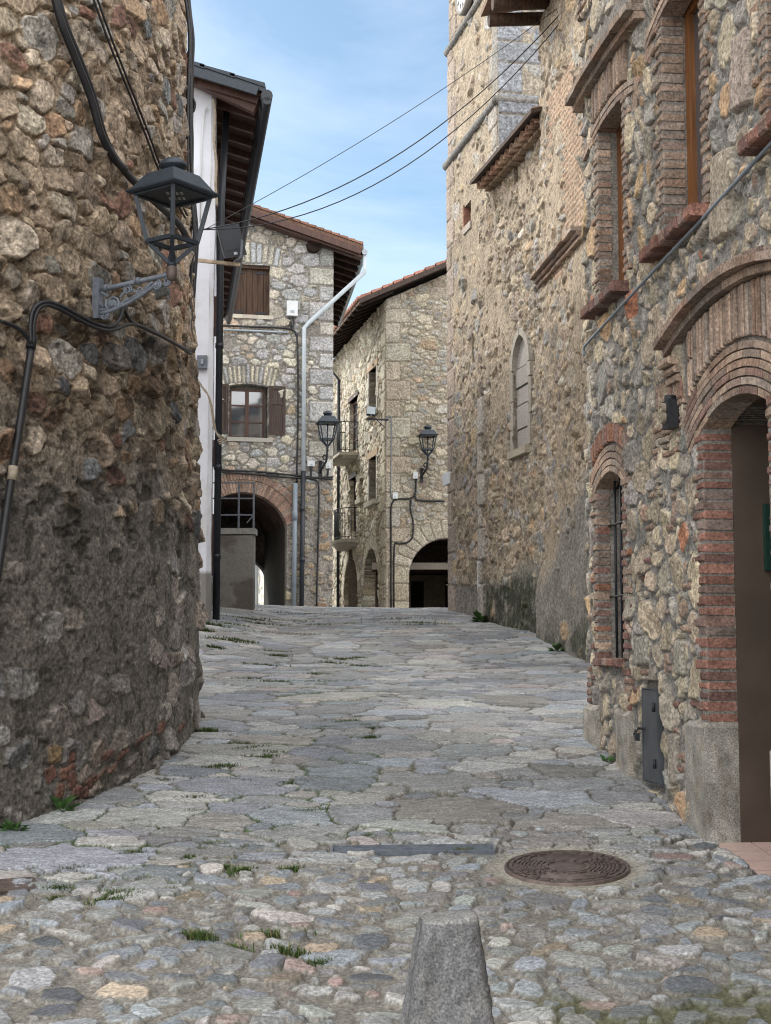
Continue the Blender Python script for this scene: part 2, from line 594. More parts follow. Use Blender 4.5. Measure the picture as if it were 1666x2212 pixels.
def stamps(H, C, UU, VV, lst, mortar=(.2, .18, .15), gap=.012, soft=.015, mlev=0.0):
    """dressed stones laid into the rubble: (u, v, w, h, angle, proud, colour)"""
    for k, (cu, cv, w, h, a, pr, col) in enumerate(lst):
        R = max(w, h)
        i0, i1 = np.searchsorted(UU[:, 0], [cu - R, cu + R]); j0, j1 = np.searchsorted(VV[0], [cv - R, cv + R])
        if i1 <= i0 or j1 <= j0: continue
        du, dv = UU[i0:i1, j0:j1] - cu, VV[i0:i1, j0:j1] - cv
        wob = .012 * (fbm(UU[i0:i1, j0:j1], VV[i0:i1, j0:j1], 9., 77 + k, 2) - .5) * 2
        c, s = math.cos(a), math.sin(a)
        x, y = np.abs(du * c + dv * s) - w / 2 + .02, np.abs(dv * c - du * s) - h / 2 + .02
        d = np.hypot(np.maximum(x, 0), np.maximum(y, 0)) + np.minimum(np.maximum(x, y), 0) - .02 + wob
        m = 1 - sm(-soft, 0, d)
        o = (1 - sm(gap * .6, gap, d))
        n = fbm(UU[i0:i1, j0:j1], VV[i0:i1, j0:j1], 18., 300 + k, 4) - .5
        Hs = mlev * (1 - m) + m * pr + n * .012
        H[i0:i1, j0:j1] = H[i0:i1, j0:j1] * (1 - o) + Hs * o
        cs = np.array(col) * (1 + .5 * n)[..., None] * m[..., None] + np.array(mortar) * (1 - m)[..., None]
        C[i0:i1, j0:j1] = C[i0:i1, j0:j1] * (1 - o[..., None]) + cs * o[..., None]
    return H, np.clip(C, .004, .9)


def grid_object(name, UU, VV, H, C, ptf, holes, mat, parent=None, skirt=.35, nrm_sign=1):
    """the relief grid as a mesh: openings cut out and their edges and the rim carried back as thickness"""
    nu, nv = UU.shape
    sdf = None
    for h in holes:
        d = h(UU, VV)
        sdf = d if sdf is None else np.minimum(sdf, d)
    cu, cv = .25 * (UU[1:, 1:] + UU[:-1, 1:] + UU[1:, :-1] + UU[:-1, :-1]), .25 * (VV[1:, 1:] + VV[:-1, 1:] + VV[1:, :-1] + VV[:-1, :-1])
    keep = np.ones((nu - 1, nv - 1), bool)
    if sdf is not None:
        sc = None
        for h in holes:
            d = h(cu, cv)
            sc = d if sc is None else np.minimum(sc, d)
        keep = sc > 0
        kp = np.zeros((nu, nv), bool); dp = np.zeros((nu, nv), bool)
        for a in (slice(0, -1), slice(1, None)):
            for b in (slice(0, -1), slice(1, None)):
                kp[a, b] |= keep; dp[a, b] |= ~keep
        edge = kp & dp
        gu, gv = np.gradient(sdf, UU[:, 0], VV[0])
        gl = np.maximum(gu * gu + gv * gv, .3)
        UU, VV = UU.copy(), VV.copy()
        UU[edge] -= (sdf * gu / gl)[edge]; VV[edge] -= (sdf * gv / gl)[edge]
    P = ptf(UU, VV, H).reshape(-1, 3)
    B = ptf(UU, VV, H * 0 - skirt).reshape(-1, 3)
    idx = np.arange(nu * nv).reshape(nu, nv)
    q = np.stack([idx[:-1, :-1], idx[1:, :-1], idx[1:, 1:], idx[:-1, 1:]], -1)
    if nrm_sign < 0: q = q[..., ::-1]
    Q = q[keep]
    kpad = np.zeros((nu + 1, nv + 1), bool); kpad[1:-1, 1:-1] = keep
    E = []
    dv_ = kpad[1:, 1:-1] != kpad[:-1, 1:-1]        # edges along v at column i
    i, j = np.nonzero(dv_)
    E.append(np.stack([idx[i, j], idx[i, j + 1]], -1))
    du_ = kpad[1:-1, 1:] != kpad[1:-1, :-1]
    i, j = np.nonzero(du_)
    E.append(np.stack([idx[i, j], idx[i + 1, j]], -1))
    E = np.concatenate(E)
    n0 = len(P)
    bv, inv = np.unique(E, return_inverse=True)
    inv = inv.reshape(E.shape)
    nb = len(bv)
    V = np.concatenate([P, P[bv], B[bv]])
    S = np.stack([n0 + inv[:, 0], n0 + inv[:, 1], n0 + nb + inv[:, 1], n0 + nb + inv[:, 0]], -1)
    Cc = C.reshape(-1, 3)
    C2 = np.concatenate([Cc, Cc[bv], Cc[bv]])
    Q = np.concatenate([Q, S])
    used = np.zeros(len(V), bool); used[Q.ravel()] = True
    remap = np.cumsum(used) - 1
    V, C2, Q = V[used], C2[used], remap[Q]
    if parent is not None: V = V - root_offset(parent)
    return link(name, raw_mesh(name, V, Q, C2), mat, parent)


# ------------------------------------------------------------------ bricks
RB = random.Random(5)
BR_RED = [(.215, .112, .086), (.19, .11, .09), (.235, .12, .09), (.17, .098, .082), (.21, .135, .11)]
BR_PALE = [(.30, .22, .165), (.27, .20, .155), (.33, .245, .185), (.28, .19, .14), (.25, .185, .15)]
BR_ORANGE = [(.27, .14, .09), (.25, .135, .09), (.23, .14, .105)]


def bcol(pal):
    c = RB.choice(pal); k = RB.uniform(.68, 1.18)
    if RB.random() < .2: c = tuple(.5 * a + .5 * b for a, b in zip(c, (.22, .20, .175)))
    return tuple(min(.9, x * k) for x in c)


def brick(mb, fr, u0, u1, v0, v1, w0, w1, col, ch=.007, j=.0045):
    """one brick in a wall frame, its outer arrises worn"""
    r = lambda: RB.uniform(-j, j)
    o = r(); w1 = w1 + RB.uniform(-.007, .006); ch = RB.uniform(.005, .013)
    u0, u1, v0, v1 = u0 + r(), u1 + r(), v0 + r(), v1 + r()
    ring = lambda a, w: [fr.pt(u, v, w) for (u, v) in ((u0 + a, v0 + a + o * .3), (u1 - a, v0 + a - o * .3), (u1 - a, v1 - a - o * .3), (u0 + a, v1 - a + o * .3))]
    p = ring(0, w0) + ring(0, w1 - ch) + ring(ch, w1)
    f = [(0, 1, 2, 3), (8, 9, 10, 11)]
    for a in (0, 4):
        for k in range(4):
            f.append((a + k, a + (k + 1) % 4, a + 4 + (k + 1) % 4, a + 4 + k))
    cc = np.array([col]) * np.array([[RB.uniform(.82, 1.12)] for _ in range(12)])
    mb.add(p, f, np.clip(cc, .01, .9))


def arcbrick(mb, fr, uc, vc, r0, r1, a0, a1, w0, w1, col, n=2):
    ps, fs = [], []
    w1 = w1 + RB.uniform(-.004, .004)
    for k in range(n + 1):
        a = a0 + (a1 - a0) * k / n
        for (r, w) in ((r0, w0), (r1, w0), (r1, w1), (r0, w1)):
            ps.append(fr.pt(uc + r * math.cos(a), vc + r * math.sin(a), w))
    for k in range(n):
        b = k * 4
        for q in range(4):
            fs.append((b + q, b + (q + 1) % 4, b + 4 + (q + 1) % 4, b + 4 + q))
    fs += [(0, 3, 2, 1), (n * 4, n * 4 + 1, n * 4 + 2, n * 4 + 3)]
    mb.add(ps, fs, col)


def tint(rng, c, a=.85, b=1.12):
    k = rng.uniform(a, b)
    return tuple(min(.9, x * k * rng.uniform(.985, 1.015)) for x in c)


MORTAR = (.185, .165, .145)


def arc_ring(mb, fr, uc, vc, r0, t, a0, a1, L, w0, w1, pal, gap=.012):
    n = max(1, int(round((a1 - a0) * (r0 + t / 2) / L)))
    st = (a1 - a0) / n
    off = RB.uniform(0, .5) * st
    g = gap / (r0 + t)
    edges = [a0] + [a0 + off + st * k for k in range(n) if a0 + off + st * k > a0 + .2 * st] + [a1]
    for k in range(len(edges) - 1):
        if edges[k + 1] - edges[k] < 2.2 * g: continue
        arcbrick(mb, fr, uc, vc, r0, r0 + t, edges[k] + g / 2, edges[k + 1] - g / 2, w0, w1, bcol(pal))


def jamb(mb, fr, u_edge, out, v0, v1, w_in, w_out, pal, h=.046, gap=.016, L=(.11, .20), depth_in=-.22):
    """toothed brick jamb; 'out' is +1/-1, the side of the opening edge the bricks lie on"""
    v, k = v0, 0
    lo, hi = min(u_edge, u_edge + out * (L[0] - .02)), max(u_edge, u_edge + out * (L[0] - .02))
    mb.fbox(fr, lo + .006, hi - .006, v0, v1, depth_in, w_out - .009, (.20, .185, .165))
    while v + h < v1 + .02:
        ln = L[k % 2] * RB.uniform(.9, 1.12)
        hh = h * RB.uniform(.86, 1.14)
        cut = None if L[k % 2] < .15 or RB.random() < .5 else RB.uniform(.4, .6)
        segs = [(0, ln)] if cut is None else [(0, ln * cut - .006), (ln * cut + .006, ln)]
        for (a, b) in segs:
            q0, q1 = sorted((u_edge + out * a, u_edge + out * b))
            brick(mb, fr, q0, q1, v, v + hh, w_in if a == 0 else w_out - .1, w_out, bcol(pal))
        v += hh + gap; k += 1

# ------------------------------------------------------------------ the street
_gy = np.array([-60, -10, 0, 5.5, 7.8, 8.6, 9.6, 11.2, 14, 17, 19.6, 22.9, 25.3, 27.5, 34, 60, 400.])
_gh = np.array([-3.2, -1.85, -1.66, -1.45, -1.20, -1.11, -.96, -.70, -.43, -.19, .13, .42, .645, .75, .78, .78, .78])
_gs = np.arange(-60, 120, .1)
_gt = np.interp(_gs, _gy, _gh)
_ker = np.hanning(13); _ker /= _ker.sum()
_gt = np.convolve(np.pad(_gt, 6, mode='edge'), _ker, mode='valid')


def Gz(X, Y):
    X, Y = np.asarray(X, float), np.asarray(Y, float)
    h = np.interp(Y, _gs, _gt)
    h = h + .16 * sm(-1.2, -3.0, X) * sm(13, 19, Y) * (1 - sm(24, 30, Y))
    h = h + .012 * np.sin(X * 1.7 + Y * .6) * sm(3, 6, Y)
    return h + EYE


def on_ground(x, y):
    d = ray(x, y)
    t = 4.0
    while t < 60:
        p = d * t
        if EYE + p[2] <= Gz(p[0], p[1]): break
        t += .02
    return np.array([p[0], p[1], float(Gz(p[0], p[1]))])


def flag_line(X):
    """where the rounded cobbles give way to the flagstones"""
    return 8.45 - .75 * sm(-.75, -1.35, X) + .12 * np.sin(X * 3.1) + .15 * np.sin(X * 1.3 + 1) + .16 * np.sin(X * 7.7 + 2) + .10 * np.sin(X * 13.1)


GP = [(.24, .245, .244), (.27, .27, .262), (.22, .236, .252), (.298, .292, .274), (.195, .208, .222), (.278, .26, .24), (.24, .226, .212)]
CP_ = [(.225, .23, .228), (.18, .195, .212), (.262, .26, .245), (.29, .24, .18), (.265, .20, .18), (.215, .22, .21), (.31, .30, .28), (.13, .138, .15), (.205, .222, .232)]


def build_street():
    acc_f = lambda u, v, k: v > flag_line(u) - .10 + .25 * np.sin(u * 23 + v * 17)
    acc_c = lambda u, v, k: v < flag_line(u) + .05 + .25 * np.sin(u * 23 + v * 17)
    f = stone_layout(11, -5.2, 4.2, 7.3, 30, [(.36, 30, 1), (.26, 320, 1), (.185, 2500, 1), (.125, 7000, 1), (.08, 9000, 1)], aspect=1.5, asp_j=.12, pj=(2.0, 2.15), rotj=.12,
                     pal=GP, palw=[4, 4, 3, 2, 2, 1.2, 1.2], prot=(.016, .025), tilt=.02, bri=(.72, 1.24), gapf=.78, accept=acc_f)
    c = stone_layout(12, -3.0, 3.2, 4.2, 8.8, [(.12, 14, 0), (.092, 200, 0), (.072, 1300, 0), (.053, 4000, 0), (.036, 5000, 0), (.022, 4000, 0)], aspect=1.42, asp_j=.4, pj=(1.8, 2.7), rotj=.35,
                     pal=CP_, palw=[4, 3, 3, 1.2, 1, 3, 1.6, 1.5, 2], prot=(.008, .028), tilt=.12, bri=(.62, 1.38), gapf=1.0, accept=acc_c)
    st = {k: np.concatenate([f[k], c[k]]) for k in f}
    isc = st['k'] == 0
    gapv = np.where(isc, .004, .0035)
    crisp = np.where(isc, .98, 2.2)
    verts, quads, cols, n0 = [], [], [], 0
    patches = [(-2.75, 2.75, 4.3, 9.4, .0088, .0080), (-4.6, 3.6, 9.4, 14.0, .016, .016), (-5.0, 3.2, 14.0, 29.5, .022, .030)]
    for k, (x0, x1, y0, y1, rx, ry) in enumerate(patches):
        U, V = np.arange(x0, x1 + rx / 2, rx), np.arange(y0, y1 + ry / 2, ry)
        if k == 0: U[0], U[-1] = x0, x1
        V[-1] = y1
        H, C, m, UU, VV, ID = relief(U, V, st, 41, soft=(.007, .012, .017)[k], warp=.05, warps=8.0, rough=.0035, rsc=26., mortar=(.175, .163, .140), mrough=.010,
                                     mvar=.22, svar=.22, dome=.34, gapv=gapv, crisp=crisp)
        cob = isc[ID]
        # flags keep a slightly riven top, cobbles are rounded and their bed is gritty
        bed = 1 - m
        riv = (fbm(UU * .55 + ID * .13, VV * 1.7, 22., 431, 4) - .5) * (1 - cob) * m
        H = H + .011 * riv
        C = C * (1 + .55 * riv)[..., None]
        grit = (fbm(UU, VV, 95., 400, 2) - .5)
        C = C * (1 + .5 * grit * bed)[..., None]
        deep = (1 - cob) * sm(.5, .0, m)
        C = C * (1 - .55 * deep)[..., None]
        near = UU - 1.3
        # moss and earth in patches of the bed (their own shapes, left and front right)
        moss = np.clip(sm(.42, .58, fbm(UU, VV, 1.7, 501, 4)) * np.minimum(bed + .25, 1) * (sm(.2, -.8, UU) * sm(7.2, 5.6, VV) * .6) + (bed * .55 + .35) * sm(0, .25, 1 - np.hypot((UU - 1.35) / .95, (VV - 5.5) / .60) + .9 * (fbm(UU, VV, 3., 503, 4) - .5)), 0, 1)
        jm = sm(.40, .50, fbm(UU, VV, 1.5, 521, 4)) * sm(.6, .2, m) * (1 - cob) * sm(.8, 0, UU + .05 * (VV - 9)) * sm(7, 8, VV) * sm(19, 14, VV)
        C = C * (1 - .85 * jm[..., None]) + np.array((.045, .075, .022)) * .85 * jm[..., None]
        earth = sm(.52, .7, fbm(UU, VV, 1.1, 511, 4)) * bed * (1 - cob) * .5
        C = C * (1 - moss[..., None]) + np.array((.088, .090, .045)) * moss[..., None]
        C = C * (1 - earth[..., None]) + np.array((.12, .095, .07)) * earth[..., None]
        patch = sm(.0, .25, .42 - np.hypot((UU + .45) / 1.0, (VV - 8.02) / .16)) * .8       # smooth cement skirt by the drain
        H = H * (1 - patch) + .012 * patch
        C = C * (1 - patch[..., None]) + np.array((.22, .20, .175)) * patch[..., None]
        # level bed round the iron covers
        for (cx, cy, rr) in COVERS:
            q = 1 - sm(rr, rr + .12, np.hypot(UU - cx, VV - cy))
            H = H * (1 - q) + .0 * q
            C = C * (1 - q[..., None]) + (np.array((.27, .25, .205)) * (1 + .5 * grit)[..., None]) * q[..., None]
        cut = sm(-.02, .0, .075 - np.abs(VV - DRAIN[1])) * sm(-.02, 0, .47 - np.abs(UU - DRAIN[0]))
        H = H - .05 * cut
        H = H - .2 * ((UU > 2.83 - .1126 * VV + .012) & (VV < 9.0))
        C = np.clip(C * .96, .004, .9)
        P = np.stack([UU, VV, Gz(UU, VV) + H], -1).reshape(-1, 3)
        idx = np.arange(P.shape[0]).reshape(UU.shape) + n0
        q = np.stack([idx[:-1, :-1], idx[1:, :-1], idx[1:, 1:], idx[:-1, 1:]], -1).reshape(-1, 4)
        verts.append(P); quads.append(q); cols.append(C.reshape(-1, 3)); n0 += len(P)
    o = link('street_paving', raw_mesh('street_paving', np.concatenate(verts), np.concatenate(quads), np.concatenate(cols)), M['paving'])
    tag(o, kind='structure')
    # the land around it: one sheet to the horizon, a hand below the paving
    xs = np.concatenate([[-900, -300, -100, -40], np.arange(-20, 20.1, 1.0), [40, 100, 300, 900]])
    ys = np.concatenate([[-900, -300, -100, -30], np.arange(-12, 70.1, 1.0), [100, 300, 900]])
    UU, VV = np.meshgrid(xs, ys, indexing='ij')
    Z = Gz(np.clip(UU, -30, 30), np.clip(VV, -60, 110)) - .05
    P = np.stack([UU, VV, Z], -1).reshape(-1, 3)
    idx = np.arange(len(P)).reshape(UU.shape)
    q = np.stack([idx[:-1, :-1], idx[1:, :-1], idx[1:, 1:], idx[:-1, 1:]], -1).reshape(-1, 4)
    g = link('ground', raw_mesh('ground', P, q, np.tile((.22, .21, .19), (len(P), 1))), M['paving'])
    tag(g, kind='structure')


_p = on_ground(1225, 1878); COVERS = [(_p[0], _p[1], .36)]
_p2 = on_ground(892, 1841); DRAIN = (_p2[0], _p2[1])
_p3 = on_ground(22, 1923)
build_street()

# ------------------------------------------------------------------ round stone tower on the left
TC, TR = np.array([-6.5, 11.36]), 5.0


def t_rad(v):
    return TR - .046 * np.maximum(v - 2.2, 0) - .03 * np.maximum(1.2 - v, 0)


def t_pt(U, V, Wd):
    a = U / TR
    r = t_rad(V) + Wd
    return np.stack([TC[0] + r * np.cos(a), TC[1] + r * np.sin(a), V + 0 * U], -1)


def t_pix(x, y, off=0.0):
    """point of the tower's face (plus off) seen at a picture position"""
    d = ray(x, y)
    t = 5.0
    while t < 14:
        p = d * t
        z = EYE + p[2]
        if math.hypot(p[0] - TC[0], p[1] - TC[1]) <= t_rad(z) + off: break
        t += .005
    else:
        t = 11.95 / d[1]; p = d * t; z = EYE + p[2]
    return np.array([p[0], p[1], z])


def build_tower():
    tw = thing('round_tower', 'massive round rubble tower on the left with grey render on its lower half', 'tower', (TC[0], TC[1], .3))
    a0, a1 = math.radians(-42), math.radians(17)
    for (p0, p1, res) in ((a0, a1, .0092), (math.radians(-85), a0, .021)):
        U, V = np.append(np.arange(p0 * TR, p1 * TR - res * .5, res), p1 * TR), np.arange(.1, 7.25, res)
        pal = [(.30, .235, .17), (.265, .21, .155), (.345, .29, .225), (.24, .222, .195), (.20, .115, .085), (.125, .128, .13), (.29, .20, .13)]
        st = stone_layout(21 if p0 == a0 else 23, U[0] - .1, U[-1] + .1, 0, 7.4, [(.125, 140, 0), (.095, 1300, 0), (.072, 3500, 0), (.05, 4000, 0)], aspect=1.45, pj=(1.7, 4.0), rotj=.4,
                          pal=pal, palw=[5, 4, 3, 2.6, .9, .8, 2], prot=(.018, .036), tilt=.2, bri=(.78, 1.2), gapf=.9)
        vv = st['v']
        low = vv < 3.4
        rng = np.random.default_rng(5)
        # middle band: small dark pitted cobbles; lower half: few stones left bare
        mid = (vv < 4.1) & (vv > 2.5)
        st['col'][mid] *= rng.uniform(.35, 1.0, (mid.sum(), 1))
        greyer = vv < 2.3
        st['col'][greyer] = st['col'][greyer] * .3 + np.array((.17, .165, .16)) * .7 * rng.uniform(.6, 1.25, (greyer.sum(), 1))
        st['prot'][vv < 2.6] *= .45
        # lower down only the larger stones show through the render, clustered towards the foot
        rr_ = st['r']
        hide = (vv < 2.6) & (rr_ < .075)
        st['rnd'][hide] = .30 + .7 * st['rnd'][hide]
        big = (vv < 1.75) & (rr_ >= .075)
        st['rnd'][big] *= .45
        st['prot'][vv < 1.75] *= 1.3
        UU, VV = np.meshgrid(U, V, indexing='ij')
        wav = (fbm(UU, VV, .9, 61, 3) - .5)
        t = sm(2.5, 3.5, VV + 1.1 * wav)
        mort = np.array((.112, .101, .086)) * (1 - t[..., None]) + np.array((.215, .165, .115)) * t[..., None]  # grey lower render, its colour also darkened to carry the dim light there
        cover = lambda u, v: .24 + .80 * sm(2.3, 3.7, v + 1.3 * wav) + .05 * sm(1.9, 1.2, v)
        H, C, m, UU, VV, ID = relief(U, V, st, 22, gap=.006, soft=.012, lim=1.15, warp=.04, warps=8., rough=.013, rsc=13., mortar=mort, mrough=.009, mvar=.35, svar=.36, cover=cover, dome=.32)
        lump = fbm(UU * 1.0, VV * .8, 5.5, 66, 5) - .5
        lump2 = fbm(UU, VV, 16, 67, 4) - .5
        low_ = sm(2.3, 1.5, VV)
        H += (1 - t) * (.038 * lump + .016 * lump2) * (1 - .55 * low_) + t * (.02 * lump)
        # pits where stones and mortar have fallen out
        pits = sm(.60, .68, fbm(UU * .8, VV * 1.3, 6.5, 68, 4)) * (1 - low_) * sm(4.6, 3.6, VV)
        H -= .016 * pits
        C = C * (1 - .5 * pits)[..., None]
        bk = []
        for (x, y, w, hh, a, c) in ((115, 1630, .095, .09, 0, 1), (150, 1636, .07, .07, .2, 0), (142, 1668, .13, .075, .25, 0), (106, 1671, .09, .085, .5, 0), (152, 1684, .07, .09, .3, 0), (126, 1712, .06, .10, -.2, 0), (163, 1712, .08, .075, 0, 0),
                                    (192, 1690, .12, .06, .35, 0), (178, 1712, .07, .06, .1, 0), (215, 1672, .16, .03, .42, 0), (245, 1655, .15, .028, .45, 0), (262, 1628, .13, .04, .4, 0), (300, 1600, .13, .04, .3, 0), (345, 1572, .10, .06, .3, 0), (318, 1585, .09, .03, .2, 0), (390, 1570, .12, .035, .2, 0), (285, 1640, .14, .03, .45, 2), (230, 1630, .11, .05, .3, 0)):
            q_ = t_pix(x, y)
            bk.append((math.atan2(q_[1] - TC[1], q_[0] - TC[0]) * TR, q_[2], w * 1.25, hh * 1.2, a, .02, tint(RB, ((.15, .078, .058), (.18, .125, .07), (.20, .175, .15))[c], .65, 1.15)))
        stamps(H, C, UU, VV, bk, mortar=(.11, .095, .08), gap=.006, soft=.008)
        # soot and lichen, in streaks of their own
        soot = sm(.56, .72, fbm(UU * 1.4, VV * .9, 2.3, 71, 5)) * sm(1.8, 2.6, VV) * sm(5.2, 4.0, VV) * .62
        soot2 = sm(.58, .75, fbm(UU * 1.3, VV * .7, 4.0, 73, 4)) * sm(5.2, 4.3, VV) * .3
        C = C * (1 - (soot + soot2 * (1 - soot))[..., None] * .75)
        C = C * (1 + .9 * (fbm(UU, VV, 40, 75, 3) - .5))[..., None]
        spk = sm(.62, .70, fbm(UU, VV, 14, 78, 4)) * .5
        C = C * (1 - spk)[..., None]
        grid_object('wall', UU, VV, H, np.clip(C, .006, .9), t_pt, [], M['stone'], tw, skirt=.5)
    # the rest of the drum, out of the picture
    mb = MB()
    ang = np.linspace(a1, math.radians(-85) + 2 * math.pi, 40)
    vs, fs = [], []
    for a in ang:
        for (r, z) in ((4.97, -.5), (4.97, 7.2)):
            vs.append((TC[0] + r * math.cos(a), TC[1] + r * math.sin(a), z))
    for k in range(len(ang) - 1): fs.append((2 * k, 2 * k + 2, 2 * k + 3, 2 * k + 1))
    mb.add(vs, fs, (.26, .20, .14), True)
    mb.lathe((TC[0], TC[1], 0), [(4.86, 7.2), (4.80, 9.4), (.1, 9.4)], 64, (.26, .20, .14), smooth=False)
    mb.build('upper_drum', M['stone'], tw)


build_tower()

# ------------------------------------------------------------------ brick-dressed stone house on the right
B_R = -.1126
RH = Frame((2.83 + B_R * 8.5, 8.5), (B_R, 1), (-1, 0))
UC = (11.2 - 8.5) * math.hypot(1, B_R)          # far corner


def seg_v(u, uc, cv, R):
    return cv + math.sqrt(max(R * R - (u - uc) ** 2, 0))


def soldier_fan(mb, fr, u0, u1, lower, upper, pal, w1=.03, t=.036, g=.014, L=.24):
    u = u0
    while u + t <= u1:
        a, b = lower(u + t / 2) + .01, upper(u + t / 2) - .006
        n = max(1, int(round((b - a) / L)))
        if b - a > .04:
            cuts = [a] + sorted(a + (b - a) * (k + RB.uniform(-.12, .12)) / n for k in range(1, n)) + [b]
            for k in range(n):
                brick(mb, fr, u, u + t, cuts[k] + .003, cuts[k + 1] - .003, -.05, w1, bcol(pal), j=.002)
        u += t + g


def hood(name, fr, uc, half, v_end, rise, parent, tiers=((.055, .075), (.055, .13), (.03, .09)), pal=BR_PALE):
    mb = MB()
    hw = half
    R = (hw * hw + rise * rise) / (2 * rise)
    cv = v_end + rise - R
    a = math.asin(hw / R)
    r = R
    for (t, w) in tiers:
        arc_ring(mb, fr, uc, cv, r, t - .004, math.pi / 2 - a, math.pi / 2 + a, .27, -.1, w, pal, gap=.006)
        r += t
    return mb.build(name, M['brick'], parent), cv, R


def build_right_house():
    loc = RH.pt(.6, 0); loc[2] = float(Gz(loc[0], loc[1]))
    h = thing('brick_dressed_house', 'rubble house on the right with brick arched windows and doorway', 'house', loc)
    P = lambda x, y: RH.pix(x, y, .024)
    w2f, w2n = P(1291, 480)[0], P(1343, 440)[0]
    w2b, w2s = P(1291, 662)[1], P(1291, 281)[1]
    w3f, w3n = P(1430, 300)[0], P(1512, 280)[0]
    w3b, w3s = P(1430, 527)[1], P(1430, 27)[1]
    w1f, w1n = P(1290, 1250)[0], P(1343, 1250)[0]
    w1b, w1s = P(1291, 1422)[1], P(1290, 1055)[1]
    w4f = P(1655, 150)[0]; w4b = P(1650, 292)[1]; w4n = w4f - .8
    df, dn = P(1523, 1300)[0], RH.pix(1655, 1300, .045)[0]
    ds = P(1515, 925)[1]
    zd = float(Gz(*RH.pt(df, 0)[:2]))
    arch = {'w2': (w2n, w2f, w2s, .022), 'w3': (w3n, w3f, w3s, .035), 'w1': (w1n, w1f, w1s, .09), 'd': (dn, df, ds, .10), 'w4': (w4n, w4f, w3s + .4, .13)}
    g5 = .05
    holes = [sd_arch(w2n - g5, w2f + g5, w2b, w2s, .05), sd_arch(w3n - g5, w3f + g5, w3b, w3s, .065), sd_arch(w1n - g5, w1f + g5, w1b, w1s, .12), sd_arch(dn - g5, df + g5, zd - .3, ds, .13),
             sd_arch(w4n - g5, w4f + g5, w4b, w3s + .4, .16)]
    res = .0095
    U, V = np.arange(-1.5, UC, res), np.arange(.15, 7.6, res)
    pal = [(.325, .275, .205), (.285, .255, .21), (.37, .31, .225), (.25, .235, .21), (.285, .205, .155), (.345, .24, .145), (.28, .13, .08)]
    st = stone_layout(31, -1.6, UC + .1, 0, 7.7, [(.125, 90, 0), (.095, 1000, 0), (.070, 3000, 0), (.050, 5000, 0), (.032, 4000, 0)], aspect=1.1, asp_j=.4, pj=(1.6, 3.6), rotj=.6,
                      pal=pal, palw=[5, 4, 3, 2.4, 1.4, 1.2, .35], prot=(.012, .027), tilt=.2, bri=(.78, 1.28), gapf=1.0)
    H, C, m, UU, VV, ID = relief(U, V, st, 32, gap=.006, soft=.012, lim=1.05, warp=.035, warps=9., rough=.010, rsc=18., mortar=(.192, .182, .166), mrough=.008, mvar=.3, svar=.36, dome=.3)
    rb_ = random.Random(44)
    rubble_bricks = [(rb_.uniform(.15, 1.5), rb_.uniform(.9, 2.7), rb_.uniform(.09, .20), .045, rb_.uniform(-.05, .05), .02, tint(RB, rb_.choice(BR_PALE + BR_RED[:2]), .85, 1.1)) for _ in range(26)]
    stamps(H, C, UU, VV, rubble_bricks, mortar=(.2, .185, .165), gap=.008, soft=.010)
    # dressed blocks and the flat beds of the brick dressings
    dressed = [(P(1384, 1405)[0], P(1384, 1405)[1], .30, .20, 0, .035, (.30, .285, .24)),
               (P(1465, 1420)[0], P(1465, 1420)[1], .19, .22, 0, .03, (.29, .27, .22)),
               (P(1452, 1640)[0], P(1452, 1640)[1], .17, .32, 0, .03, (.26, .23, .19)),
               (P(1560, 420)[0], P(1560, 420)[1], .30, .5, .1, .05, (.33, .28, .22)),
               (P(1602, 150)[0], P(1602, 150)[1], .26, .42, .1, .05, (.33, .27, .23))]
    stamps(H, C, UU, VV, dressed)
    md = sd_rect(P(1420, 1580)[0] - .02, P(1389, 1580)[0] + .02, P(1389, 1684)[1] - .02, P(1389, 1487)[1] + .02)(UU, VV)
    H = np.where(md < .035, -.03, H)
    C = np.where((md < .035)[..., None], np.array((.17, .16, .145)), C)
    for (k, g) in (('w2', .30), ('w3', .30), ('w1', .24), ('d', .30)):
        n_, f_, s_, r_ = arch[k]
        d = sd_arch(n_ - .10, f_ + .10, (w2b if k == 'w2' else w3b if k == 'w3' else w1b if k == 'w1' else zd), s_, .12)(UU, VV)
        H = np.where(d < .01, np.minimum(H, .004), H)
        sd_, top_ = (.86, .74) if k == 'd' else (.20, .80) if k in ('w2', 'w3') else (.18, .42)
        d = np.maximum(np.abs(UU - (n_ + f_) / 2) - (f_ - n_) / 2 * (k != 'd') - sd_, np.maximum(s_ + .02 - VV, VV - s_ - top_ + .12 * (np.abs(UU - (n_ + f_) / 2) / .8) ** 2))
        H = np.where(d < .0, np.minimum(H, .000), H)
        C = np.where((d < 0)[..., None], np.array((.17, .155, .14)), C)
    grid_object('wall', UU, VV, H, C, RH.ptA, holes, M['stone'], h, skirt=.42, nrm_sign=-1)
    # body behind the face, and the stretch of wall towards the camera
    mb = MB()
    cw = (.24, .21, .18)
    mb.fbox(RH, -9, -5, -2, 7.6, -.5, -.01, cw)
    U2, V2 = np.append(np.arange(-5, -1.505, .02), -1.49), np.arange(.0, 7.6, .02)
    st2 = stone_layout(35, -5.1, -1.4, 0, 7.7, [(.125, 90, 0), (.095, 900, 0), (.070, 2500, 0), (.048, 6000, 0)], aspect=1.1, asp_j=.4, pj=(1.6, 3.6), rotj=.6, pal=pal, palw=[5, 4, 3, 2.4, 1.4, 1.2, .35], prot=(.009, .024), tilt=.14, bri=(.74, 1.25))
    H2, C2, m2, UU2, VV2, _ = relief(U2, V2, st2, 36, gap=.006, soft=.02, lim=1.05, warp=.04, warps=9., rough=.015, rsc=14., mortar=(.205, .188, .165), mrough=.012, dome=.4)
